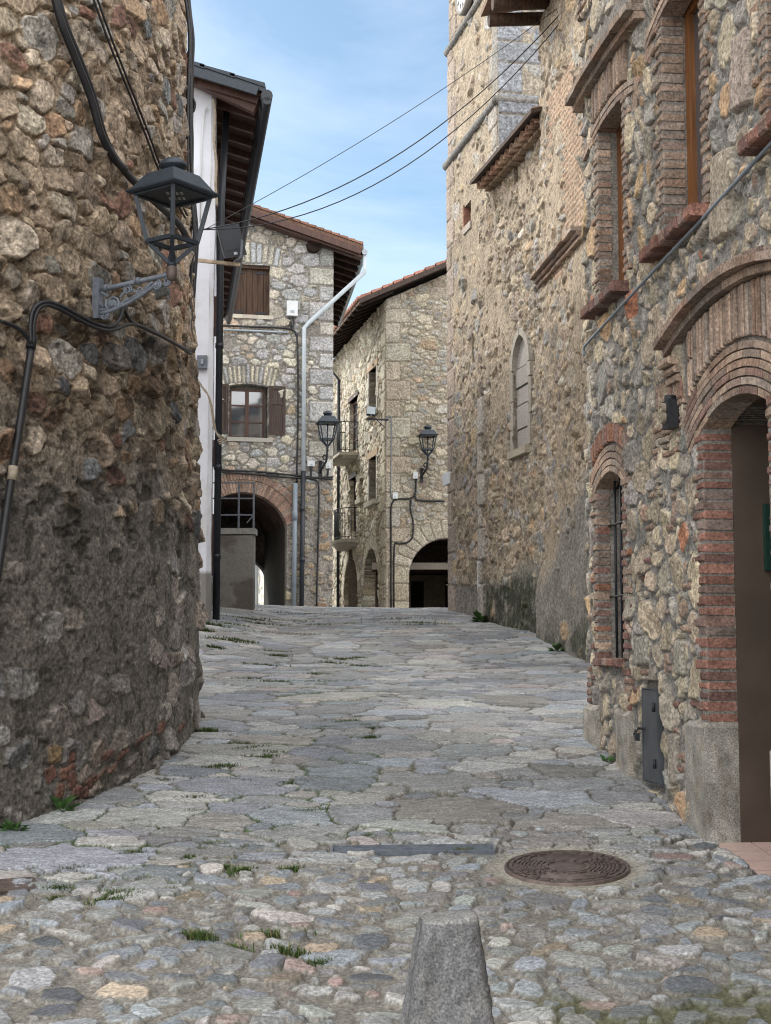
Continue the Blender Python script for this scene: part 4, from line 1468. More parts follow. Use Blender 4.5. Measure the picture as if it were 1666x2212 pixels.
    for (v, ins, r) in ((v1, 0, .075), (v2, -.03, .07)):
        mb = MB()
        pts = [TN.pt(2.9, v, ins)] + [TN.pt(u, v, ins) for u in (2.2, 1.5, .8, .1, -.04)] + [TL.pt(u, v, ins) for u in np.linspace(.1, L + .06, 7)]
        rads = [r * k for k in (1, 1, .98, 1.02, 1, 1.03, .97, 1, 1.02, .98, 1, 1, 1.02)]
        mb.tube(pts, rads, 12, (.175, .168, .155))
        mb.build('string_course', M['stone_far'], t)
    # clock on the street face
    cu, cvv = TL.pix(1008, 29)
    R = .46
    cvv += R
    c0 = TL.pt(cu, cvv, .0)
    nn = np.array([TL.n[0], TL.n[1], 0])
    ck = MB()
    ck.lathe(c0, [(R, -.02), (R, .08), (R * .90, .10), (R * .84, .06)], 40, (.3, .28, .25), ax=nn)
    co = ck.build('clock', M['granite'], t)
    ck = MB()
    ck.lathe(c0, [(R * .86, .02), (R * .86, .065)], 40, ax=nn)
    ck.build('dial', M['dial'], co)
    for k in range(12):
        ck = MB()
        a = math.pi / 2 - k * math.pi / 6
        for o in ((-.03, 0, .03) if k % 3 else (-.045, -.015, .015, .045)):
            a2 = a + o * 1.6
            p0, p1 = TL.pt(cu + R * .58 * math.cos(a2), cvv + R * .58 * math.sin(a2), .07), TL.pt(cu + R * .80 * math.cos(a2), cvv + R * .80 * math.sin(a2), .07)
            ck.bar(p0, p1, .016, .006, up=nn)
        ck.build('numeral', M['iron'], co)
    ck = MB()
    ck.bar(TL.pt(cu, cvv, .085), TL.pt(cu + .2, cvv + .12, .085), .02, .006, up=nn)
    ck.bar(TL.pt(cu, cvv, .09), TL.pt(cu - .1, cvv + .3, .09), .014, .006, up=nn)
    ck.build('clock_hands', M['iron'], co)
    return TL


build_annex()
build_nave()
TL = build_bell_tower()

# ------------------------------------------------------------------ white house beyond the tower
def build_white_house():
    yw = 20.5
    c = at_y(460, 760, yw)
    eN, eF = at_y(578, 203, yw), at_y(489, 690, 34.0)
    eN[2] -= .13; eF[2] -= .13
    WS = Frame((c[0], yw), (-.115, 1), (1, 0))
    loc = (c[0] - 1.5, yw + 3, float(Gz(c[0] - 1, yw)))
    h = thing('white_house', 'narrow whitewashed house with deep dark eave and red rafters beside the tower', 'house', loc)
    top = at_y(440, 172, yw)[2]
    z0 = float(Gz(c[0], yw)) - .3
    zp = at_y(455, 1238, yw)[2]
    mb = MB()

    def plate(p0, p1, v0, v1, nu, nv, nrm, seed):
        A, B = np.meshgrid(np.linspace(0, 1, nu), np.linspace(v0, v1, nv), indexing='ij')
        H = .035 * (fbm(A * 3 + seed, B, 1.2, 95, 4) - .5) + .012 * (fbm(A * 30, B * 4, 1.5, 96, 3) - .5)
        P = np.stack([p0[0] + (p1[0] - p0[0]) * A + nrm[0] * H, p0[1] + (p1[1] - p0[1]) * A + nrm[1] * H, B], -1)
        n = fbm(A * 3, B, 1.0, 98 + seed, 5)
        flake = sm(.60, .66, fbm(A * 5, B * 1.5, 2.2, 99 + seed, 5))
        C = np.array((.60, .615, .665)) * (.9 + .2 * n)[..., None]
        C = C * (1 - .35 * flake[..., None]) + np.array((.42, .38, .32)) * .35 * flake[..., None]
        pl = (B < zp)[..., None]
        C = np.where(pl, np.array((.20, .19, .18)) * (.8 + .4 * n)[..., None], C)
        idx = np.arange(A.size).reshape(A.shape)
        q = np.stack([idx[:-1, :-1], idx[1:, :-1], idx[1:, 1:], idx[:-1, 1:]], -1).reshape(-1, 4)
        mb.add(P.reshape(-1, 3), [tuple(map(int, x)) for x in q], C.reshape(-1, 3), True)
    a = WS.pt(0, 0)
    plate((c[0] - 3.2, yw), (c[0] - .06, yw), z0, top, 40, 150, (0, -1), 0)
    plate((c[0] - .06, yw), (a[0], yw + .06), z0, top, 3, 150, (.7, -.7), 3)
    b = WS.pt(13.3, 0)
    plate((a[0], yw + .06), b, z0, top - .05, 90, 120, (1, 0), 5)
    mb.hexa([(x, y, z) for (y, dx) in ((yw + .06, 0), (b[1], b[0] - a[0])) for (x, z) in ((c[0] - 9 + dx, z0), (c[0] - .1 + dx, z0), (c[0] - .1 + dx, top - .02), (c[0] - 9 + dx, top - .02))], (.6, .6, .6))  # body widened unseen behind the tower, added to keep sun off the street
    mb.build('wall', M['white_wash'], h)
    # pale pilaster on the near face, as on the photograph a slightly proud strip
    # roof slab: verge in front, eave on the street side
    g = at_y(412, 152, yw) - np.array([0, 0, .13])
    slope = (g[2] - eN[2]) / (eN[0] - g[0])
    xr = c[0] - 4.0
    zr = eN[2] + slope * (eN[0] - xr)
    sA, sB = np.array([eN[0], yw - .45, eN[2]]), np.array([eF[0], 34.2, eN[2] - .0])
    th = .08
    mb = MB()
    r0, r1 = np.array([xr, yw - .45, zr]), np.array([xr - 1.4, 34.2, zr])
    up = np.array([0, 0, th])
    mb.hexa([sA - up * .2, r0 - up * .2, r0 + up, sA + up, sB - up * .2, r1 - up * .2, r1 + up, sB + up], (.10, .10, .11))
    for k in range(11):                                # slate courses along the verge
        p = sA + (r0 - sA) * k / 11
        q = sA + (r0 - sA) * (k + 1.15) / 11
        mb.hexa([p + (0, -.02, .05), q + (0, -.02, .07), q + (0, -.02, .10), p + (0, -.02, .115), p + (0, .5, .05), q + (0, .5, .07), q + (0, .5, .10), p + (0, .5, .115)], (.13, .13, .15))
    mb.build('roof', M['lamp_paint'], h)
    mb = MB()
    p, q = sA + np.array([-.10, -.03, -.02]), r0 + np.array([0, -.03, -.02])
    mb.bar(p, q, .05, .12)
    mb.build('verge_board', M['lamp_paint'], h)
    mb = MB()
    mb.bar(np.array([c[0] - .6, yw - .18, top + .08]), np.array([eN[0] - .15, yw - .18, eN[2] - .16]), .14, .16)
    mb.build('purlin', M['wood_red'], h)
    n = 24
    for k in range(n):
        mb = MB()
        t = (k + .3) / n
        o = sA + (sB - sA) * t
        i = WS.pt((o[1] - yw), 0)
        i = np.array([i[0] - .25, o[1], o[2] + slope * (o[0] - i[0] + .25) - .10])
        mb.bar(i, o + np.array([-.08, 0, -.08]), .085, .11, up=(0, 0, 1))
        mb.build('rafter', M['wood_red'], h)
    mb = MB()
    i0, i1 = np.array([c[0] - .3, yw - .4, eN[2] + slope * (eN[0] - c[0] + .3) - .04]), np.array([b[0] - .2, 34, eN[2] + slope * .2 - .04])
    mb.add([sA - (0.05, 0, .035), sB - (.05, 0, .035), i1 + (0, 0, 0), i0], [(0, 1, 2, 3)], (.1, .05, .04))
    mb.build('soffit_boards', M['wood'], h)
    mb = MB()
    mb.tube([sA + np.array([.03, 0, -.06]), sB + np.array([.03, 0, -.06])], .085, 10)
    mb.tube([sA + np.array([.03, 0, -.14]), sB + np.array([.03, 0, -.14])], .06, 8)
    mb.build('gutter', M['pipe_dark'], h)
    pb, pt_ = at_y(467, 1340, 21.0), at_y(478, 440, 21.0)
    mb = MB()
    zg = float(Gz(pb[0], 21.0))
    mb.tube([(pb[0], 21.0, zg - .1), (pt_[0] - .0, 21.0, pt_[2]), (pt_[0] + .06, 21.0, pt_[2] + 1.4)], .052, 10)
    for zz in (zg + .9, zg + 2.2, zg + 4.0):
        t = (zz - zg) / (pt_[2] - zg)
        mb.lathe((pb[0] + (pt_[0] - pb[0]) * t, 21.0, zz), [(.062, 0), (.062, .07)], 12)
    mb.build('drainpipe', M['pipe_dark'], h)
    # edges of opened shutters on the street face
    for (x, y0, y1, d) in ((449, 430, 330, .12), (447, 1000, 950, .10), (452, 1110, 1240, .10), (447, 710, 640, .08)):
        p, q = at_y(x, y0, yw + .9), at_y(x, y1, yw + .9)
        u = .9
        s = MB()
        s.fbox(WS, u, u + .55, min(p[2], q[2]), max(p[2], q[2]), .0, .05)
        s.build('shutter', M['wood_red'], h)
    # meter box on the near face
    mb = MB()
    p = at_y(437, 797, yw - .02)
    mb.box(p[0] - .07, p[0] + .07, yw - .07, yw + .02, p[2], p[2] + .19)
    o = mb.build('meter_box', M['iron_grey'])
    tag(thing_at(o, (p[0], yw - .04, p[2])), 'small grey switch box on the whitewashed wall beside the tower', 'switch box')
    mb = MB()
    mb.box(p[0] - .012, p[0] + .018, yw - .10, yw - .07, p[2] + .06, p[2] + .13)
    mb.build('switch', M['zinc'], o)
    mb = MB()
    for dx in (0, .02):
        mb.tube([at_y(446 + dx * 100, 232, yw - .03), at_y(440 + dx * 100, 240, yw - .03), at_y(436 + dx * 60, 300, yw - .03), at_y(432 + dx * 60, 480, yw - .03)], .008, 6)
    mb.build('pale_wire', M['white_box'], h)
    return WS, c


WS, WC = build_white_house()

# ------------------------------------------------------------------ low wall with railing
def build_low_wall():
    y = 24.0
    a, b = at_y(476, 1330, y), at_y(549, 1330, y)
    z0, z1 = float(Gz(b[0], y)) - .2, at_y(510, 1141, y)[2]
    t = thing('rendered_pier', 'low dark rendered wall end with pale coping in front of brick archway', 'low wall', ((a[0] + b[0]) / 2, y + .5, z0 + .2))
    fr = Frame((a[0] - .5, y), (1, 0), (0, -1))
    L = b[0] - a[0] + .5
    U, V = np.arange(0, L, .02), np.arange(z0, z1 - .1, .02)
    UU, VV = np.meshgrid(U, V, indexing='ij')
    n = fbm(UU, VV, 2.0, 111, 5) - .5
    H = .03 * n + .015 * (fbm(UU, VV, 9, 112, 3) - .5)
    C = np.array((.120, .103, .088)) * (1 + .9 * n)[..., None]
    pale = sm(.05, .15, n + .25 * sm(L - .25, L, UU) * sm(z1 - .9, z1 - .3, VV))[..., None]
    C = C * (1 - .6 * pale) + np.array((.23, .225, .21)) * .6 * pale
    grid_object('wall', UU, VV, H, np.clip(C, .01, .9), fr.ptA, [], M['plaster'], t, skirt=.35)
    mb = MB()
    mb.fbox(fr, -.0, L + .012, z1 - .1, z1, -.37, .02, (.25, .245, .225))
    mb.build('coping', M['plaster'], t)
    mb = MB()
    zt = at_y(510, 1043, y + .1)[2]
    xe = fr.pt(L - .03, 0, -.1)
    for zz in (zt, z1 + (zt - z1) * .66, z1 + (zt - z1) * .3):
        mb.bar(fr.pt(0, zz, -.1), fr.pt(L - .03, zz, -.1), .022, .022)
    for (u, w) in ((L - .03, -.1), (L - .30, -.3)):
        mb.bar(fr.pt(u, z1 - .02, w), fr.pt(u, zt, w), .03, .03)
    mb.bar(fr.pt(L - .03, z1 + (zt - z1) * .3, -.1), fr.pt(L - .14, z1 + .1, -.1), .018, .018)
    mb.build('railing', M['iron_grey'], t)


build_low_wall()

# ------------------------------------------------------------------ stone house at the head of the street
LH = Frame(at_y(719, 1250, 36.0)[:2], (1, .22), (0, -1))


def small_window(parent, fr, u0, u1, v0, v1, depth=.2, frame='wood', rows=3, mull=True, glass='glass', fw=.055):
    mb = MB()
    w = -depth
    for (a, b, c, d) in ((u0, u0 + fw, v0, v1), (u1 - fw, u1, v0, v1), (u0 + fw, u1 - fw, v0, v0 + fw), (u0 + fw, u1 - fw, v1 - fw, v1)):
        mb.fbox(fr, a, b, c, d, w - .06, w)
    if mull:
        uc = (u0 + u1) / 2
        mb.fbox(fr, uc - .045, uc + .045, v0 + fw, v1 - fw, w - .055, w + .006)
    for k in range(1, rows):
        v = v0 + (v1 - v0) * k / rows
        mb.fbox(fr, u0 + fw, u1 - fw, v - .018, v + .018, w - .05, w - .006)
    o = mb.build('window', M[frame], parent)
    g = MB(); g.fbox(fr, u0 + .01, u1 - .01, v0 + .01, v1 - .01, w - .045, w - .03)
    g.build('pane', M[glass], o)
    return o


def build_left_house():
    P = LH.pix
    loc = LH.pt(-1.5, 0); loc[2] = float(Gz(loc[0], loc[1]))
    h = thing('stone_house', 'pale stone house with brick arched passage and brown shutters at street head', 'house', loc)
    zg = 2.0
    # verge line
    (ua, va), (ub, vb) = P(530, 452, .4), P(785, 541, .4)
    sl = (va - vb) / (ub - ua)
    roofv = lambda U: vb + sl * (ub - U) - .12
    ax0, ax1 = P(428, 1250)[0], P(619, 1250)[0]
    avs, avt = P(560, 1133)[1], P(523, 1063)[1]
    h0 = (*P(497, 626)[:1], P(583, 626)[0], P(540, 681)[1], P(540, 572)[1])
    w0 = (P(495, 890)[0], P(579, 890)[0], P(540, 946)[1], P(540, 830)[1])
    holes = [sd_arch(ax0, ax1, 1, avs, avt - avs), sd_rect(*h0), sd_arch(w0[0], w0[1], w0[2], w0[3] - .05, .06),
             lambda U_, V_: -(V_ - roofv(U_)) * .9]
    holes[3] = lambda U_, V_: (roofv(U_) - V_) * .92
    U, V = np.arange(-3.6, 0, .021), np.arange(zg, roofv(-3.6) + .1, .021)
    pal = [(.40, .37, .31), (.34, .335, .32), (.285, .288, .285), (.43, .395, .315), (.38, .30, .22), (.31, .27, .22)]
    st = stone_layout(91, -3.7, .1, zg, roofv(-3.6), [(.22, 60, 1), (.16, 1500, 1), (.135, 300, 0), (.105, 4000, 0), (.078, 8000, 0), (.055, 9000, 0)], aspect=1.5, accept=lambda u, v, k: (v > P(600, 715)[1] + .2 * np.sin(u * 3)) | (k == 0), pj=(2.2, 4.), rotj=.12, pal=pal, palw=[4, 4, 3, 2.4, .9, 1.5],
                      prot=(.02, .05), tilt=.1, bri=(.82, 1.15), gapf=.9)
    low = st['v'] < P(600, 1030)[1]
    st['col'][low] = st['col'][low] * np.array((.66, .60, .54))
    H, C, m, UU, VV, ID = relief(U, V, st, 92, gap=.010, soft=.03, lim=1.2, warp=.05, warps=4, rough=.014, rsc=9, mortar=(.215, .20, .175), mrough=.012, mvar=.22, svar=.2, cover=lambda u, v: .97 - .25 * sm(P(600, 1030)[1], P(600, 1090)[1], v))
    rr = random.Random(4)
    q = []
    v, tog = 2.2, 0
    while v < roofv(0):
        hh = rr.uniform(.35, .62); w_ = .62 if tog % 2 else .36
        if v > P(700, 1030)[1] - .5: q.append((-w_ / 2, v + hh / 2, w_, hh - .05, 0, .035, tint(rr, rr.choice([(.37, .35, .305), (.335, .33, .312), (.31, .308, .30)]), .85, 1.12)))
        v += hh; tog += 1
    def voussoirs(u0, u1, v, n, hh, spread):
        for k in range(n):
            t = (k + .5) / n
            u = u0 + (u1 - u0) * t
            a = -(t - .5) * spread
            q.append((u, v + hh / 2 - .10 * abs(t - .5) ** 2 * 4, (u1 - u0) / n - .03, hh * rr.uniform(.85, 1.1), a, .035, tint(rr, rr.choice([(.40, .37, .30), (.32, .33, .34), (.43, .39, .30)]), .85, 1.12)))
    voussoirs(w0[0] - .25, w0[1] + .2, w0[3] + .02, 13, .46, .5)
    voussoirs(h0[0] - .1, h0[1] + .25, h0[3] + .06, 9, .50, .35)
    stamps(H, C, UU, VV, q, mortar=(.215, .20, .175), gap=.03, soft=.02)
    uc, cv, R = arch_circle(ax0, ax1, avs, avt - avs)
    dr = np.hypot(UU - uc, VV - cv) - R
    H = np.where((dr > -.05) & (dr < .52) & (VV > avs - .12), np.minimum(H, .0), H)
    grid_object('wall', UU, VV, H, C, LH.ptA, holes, M['stone_far'], h, skirt=.35)
    # right side wall and body
    RS = Frame(LH.O, (-.125, 1), (1, 0))
    mb = MB()
    cs = (.27, .25, .21)
    D = 7.6
    corner_back = RS.pt(D, 0)
    pz = roofv(0)
    zl = 1.4
    # upper mass only: the passage runs under it
    pass_top = avt + .25
    def slab(z0, z1a, z1b, u0, u1, w0, w1):
        p = []
        for w in (w0, w1):
            o = RS.pt(-w, 0)[:2] - LH.O
            for (u, v) in ((u0, z0), (u1, z0), (u1, z1b), (u0, z1a)):
                b = LH.pt(u, v, 0) + np.array([o[0], o[1], 0])
                p.append(b)
        mb.hexa(p, cs)
    slab(pass_top, roofv(-3.6), roofv(0) , -3.6, -.02, -.34, -D)
    slab(zl, pass_top, pass_top, ax1 + .05, -.02, -.34, -D)
    mb.build('house_body', M['stone_far'], h)
    # brick arch and passage
    uc, cv, R = arch_circle(ax0, ax1, avs, avt - avs)
    mb = MB()
    a = math.asin((ax1 - ax0) / 2 / R)
    for (r0, t) in ((R, .30), (R + .315, .17)):
        n = int(2 * a * (r0 + t / 2) / .075)
        for k in range(n):
            aa = math.pi / 2 - a + 2 * a * k / n
            arcbrick(mb, LH, uc, cv, r0, r0 + t, aa + .003, aa + 2 * a / n - .004, -.3, .03, bcol([(.26, .165, .125), (.24, .17, .13), (.28, .19, .145), (.21, .14, .11)]), 1)
    mb.build('brick_arch', M['brick'], h)
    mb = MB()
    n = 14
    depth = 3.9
    for k in range(n):                                  # vault, brick courses running inwards; the passage's shade is darkened into their colour
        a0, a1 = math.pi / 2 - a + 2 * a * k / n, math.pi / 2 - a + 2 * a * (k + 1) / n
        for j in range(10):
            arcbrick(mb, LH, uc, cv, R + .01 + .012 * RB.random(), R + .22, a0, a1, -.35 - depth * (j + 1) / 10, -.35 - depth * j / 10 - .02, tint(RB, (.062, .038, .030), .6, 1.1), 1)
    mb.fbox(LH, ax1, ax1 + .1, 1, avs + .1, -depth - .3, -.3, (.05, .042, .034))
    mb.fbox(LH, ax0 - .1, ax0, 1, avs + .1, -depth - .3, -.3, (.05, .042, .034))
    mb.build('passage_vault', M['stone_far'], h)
    # back wall of the passage with a second arch
    ew = -depth - .25
    bx1 = ax1 + .12; bvt = LH.pix(545, 1205, ew)[1]; bvs = bvt - .75
    U, V = np.arange(ax0 - .1, ax1 + .1, .04), np.arange(1.2, avt + .3, .04)
    UU, VV = np.meshgrid(U, V, indexing='ij')
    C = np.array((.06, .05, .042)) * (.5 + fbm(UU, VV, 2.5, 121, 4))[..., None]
    fr2 = Frame(LH.pt(0, 0, ew)[:2], LH.e, LH.n)
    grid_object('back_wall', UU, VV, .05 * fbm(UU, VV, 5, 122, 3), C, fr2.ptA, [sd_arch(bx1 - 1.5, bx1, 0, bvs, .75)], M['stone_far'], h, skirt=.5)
    mb = MB()
    mb.bar(fr2.pt(bx1 - .5, float(zg) + .1, .1), fr2.pt(bx1 + .2, zg + 1.2, .1), .05, .05)
    # hatch with plank shutter
    hb = MB()
    n = 7
    for k in range(n):
        u = h0[0] + (h0[1] - h0[0]) * k / n
        hb.fbox(LH, u + .004, u + (h0[1] - h0[0]) / n - .004, h0[2] + .02, h0[3] - .08, -.16, -.11 + .004 * (k % 2))
    hb.fbox(LH, h0[0], h0[1], h0[3] - .08, h0[3] + .02, -.2, -.03)
    hb.build('plank_shutter', M['wood'], h)
    for vv in (h0[2] + .07, h0[3] - .2):
        for ue in (h0[0] + .08, h0[1] - .36):
            hb = MB()
            hb.fbox(LH, ue, ue + .28, vv, vv + .05, -.11, -.098)
            hb.build('strap_hinge', M['iron'], h)
    sb = MB()
    u = h0[0] - .1
    for L in (.42, .36, .50):
        sb.fbox(LH, u + .005, min(u + L, h0[1] + .08), h0[2] - .09, h0[2] + .005, -.25, .06, tint(RB, (.40, .36, .30), .9, 1.1)); u += L
    sb.build('stone_sill', M['plaster'], h)
    # casement with side shutters
    small_window(h, LH, w0[0] + .02, w0[1] - .06, w0[2], w0[3] - .10, .16, 'wood_red', 3)
    sb = MB()
    sb.fbox(LH, w0[0] - .05, w0[1] + .12, w0[2] - .10, w0[2], -.2, .09, (.33, .315, .28))
    sb.build('stone_sill', M['plaster'], h)
    for (ua_, ub_) in ((P(580, 890)[0], P(616, 890)[0]), (w0[0] - .36, w0[0] - .02)):
        sm_ = MB()
        v0_, v1_ = P(600, 940)[1], P(600, 835)[1]
        f = .07
        for (a_, b_, c_, d_, w_) in ((ua_, ua_ + f, v0_, v1_, .07), (ub_ - f, ub_, v0_, v1_, .07), (ua_ + f, ub_ - f, v0_, v0_ + f, .07), (ua_ + f, ub_ - f, v1_ - f, v1_, .07), (ua_ + f, ub_ - f, v0_ + .62 * (v1_ - v0_), v0_ + .62 * (v1_ - v0_) + f, .07), (ua_ + f, ub_ - f, v0_ + f, v1_ - f, .052)):
            sm_.fbox(LH, a_, b_, c_, d_, .03, w_)
        sm_.build('shutter', M['wood_grey'], h)
    # roof: verge in front, long eave on the right
    eo, ei = LH.pt(ub, vb, .4), LH.pt(ua - 2.2, va + sl * 2.2, .4)
    back = np.array([*(RS.pt(D + .6, 0)[:2] - RS.O), 0]) + np.array([.1, 0, 0])
    mb = MB()
    th = np.array([0, 0, .16])
    mb.hexa([eo - th * .3, ei - th * .3, ei + th, eo + th, eo - th * .3 + back, ei - th * .3 + back, ei + th + back, eo + th + back], (.14, .085, .06))
    n = 26
    for k in range(n):
        p, q = eo + (ei - eo) * k / n, eo + (ei - eo) * (k + 1.12) / n
        d0 = np.array([0, -.03, .15]); 
        mb.hexa([p + d0, q + d0, q + d0 + (0, 0, .04), p + d0 + (0, 0, .07), p + d0 + (0, .5, 0), q + d0 + (0, .5, 0), q + d0 + (0, .5, .04), p + d0 + (0, .5, .07)], tint(RB, (.23, .12, .085), .7, 1.1))
    mb.build('roof', M['tile'], h)
    mb = MB()
    p, q = eo + np.array([-.05, -.02, -.02]), ei + np.array([0, -.02, -.02])
    mb.bar(p, q, .05, .16)
    mb.bar(p + (0, .22, -.12), q + (0, .22, -.12), .3, .06)
    mb.build('verge_board', M['wood_red'], h)
    for k in range(13):
        mb = MB()
        t = (k + .2) / 12.6
        o = eo + back * t
        i = o + (ei - eo) / np.linalg.norm(ei - eo) * 1.15
        mb.bar(i - (0, 0, .12), o - (0, 0, .10), .10, .14)
        mb.build('rafter', M['wood_dark'], h)
    mb = MB()
    mb.tube([eo + (.04, 0, -.03), eo + back + (.04, 0, -.03)], .075, 8)
    mb.build('gutter', M['zinc'], h)
    # log end
    lg = MB()
    lp = LH.pix(676, 534)
    lg.lathe(LH.pt(lp[0], lp[1], -.2), [(.17, 0), (.175, .2), (.16, .40)], 12, ax=(LH.n[0], LH.n[1], 0))
    lg.build('beam_end', M['wood_dark'], h)
    # rainwater pipes
    mb = MB()
    g = eo + np.array([.03, .1, -.08])
    pe = LH.pix(656, 705)
    pts = [g, g + (0, 0, -.45)] + [np.array(x) for x in (LH.pt(pe[0] + .10, pe[1] + .06, .12), LH.pt(pe[0], pe[1] - .06, .10), LH.pt(LH.pix(654, 1018)[0], LH.pix(654, 1018)[1], .10))]
    mb.tube(pts, .055, 10)
    po = mb.build('drainpipe', M['pipe_pale'], h)
    mb = MB()
    mb.tube([pts[-1], LH.pt(LH.pix(650, 1310)[0], 2.2, .10)], .058, 10)
    for yy in (1105, 1215): 
        c_ = LH.pix(652, yy); mb.lathe(LH.pt(c_[0], c_[1], .10), [(.068, 0), (.068, .12)], 10)
    mb.build('lower_pipe', M['pipe_dark'], po)
    mb = MB()
    a_, b_ = LH.pix(637, 1045), LH.pix(633, 1316)
    mb.tube([LH.pt(a_[0], a_[1], .09), LH.pt(b_[0], 2.2, .09)], .062, 10)
    c_ = LH.pix(636, 1125); mb.lathe(LH.pt(c_[0], c_[1], .09), [(.07, 0), (.07, .25)], 10)
    mb.build('cable_duct', M['pipe_grey'], h)
    return h


build_left_house()

# bright house wall seen through the passage
def build_yard_house():
    y = 47.0
    a = at_y(560, 1260, y)
    fr = Frame((a[0] + .9, y - 3), (-.3, 1), (-1, 0))
    t = thing('yard_house', 'sunlit pale stone wall seen through the dark arched passage', 'house', (a[0], y, float(Gz(a[0], y))))
    U, V = np.arange(0, 6, .05), np.arange(1.5, 9, .05)
    st = stone_layout(131, 0, 6, 1, 9, [(.2, 800, 0), (.13, 3000, 0)], aspect=1.6, pal=[(.68, .66, .60), (.6, .6, .59), (.72, .68, .6)], prot=(.02, .05), tilt=.1)
    H, C, m, UU, VV, ID = relief(U, V, st, 132, gap=.02, soft=.04, mortar=(.5, .47, .42))
    grid_object('wall', UU, VV, H, C, fr.ptA, [], M['stone_far'], t, skirt=.5, nrm_sign=-1)
    mb = MB()
    p = fr.pix(553, 1260, .1)
    mb.tube([fr.pt(p[0], 2.6, .1), fr.pt(p[0], 8.8, .1)], .07, 8)
    mb.build('drainpipe', M['pipe_pale'], t)


build_yard_house()

# ------------------------------------------------------------------ corner house with arcade
MO = at_y(833, 1250, 42.0)[:2]
ML = Frame(MO, (-.21, 1), (-1, 0))
MR = Frame(MO, (1, 0), (0, -1))


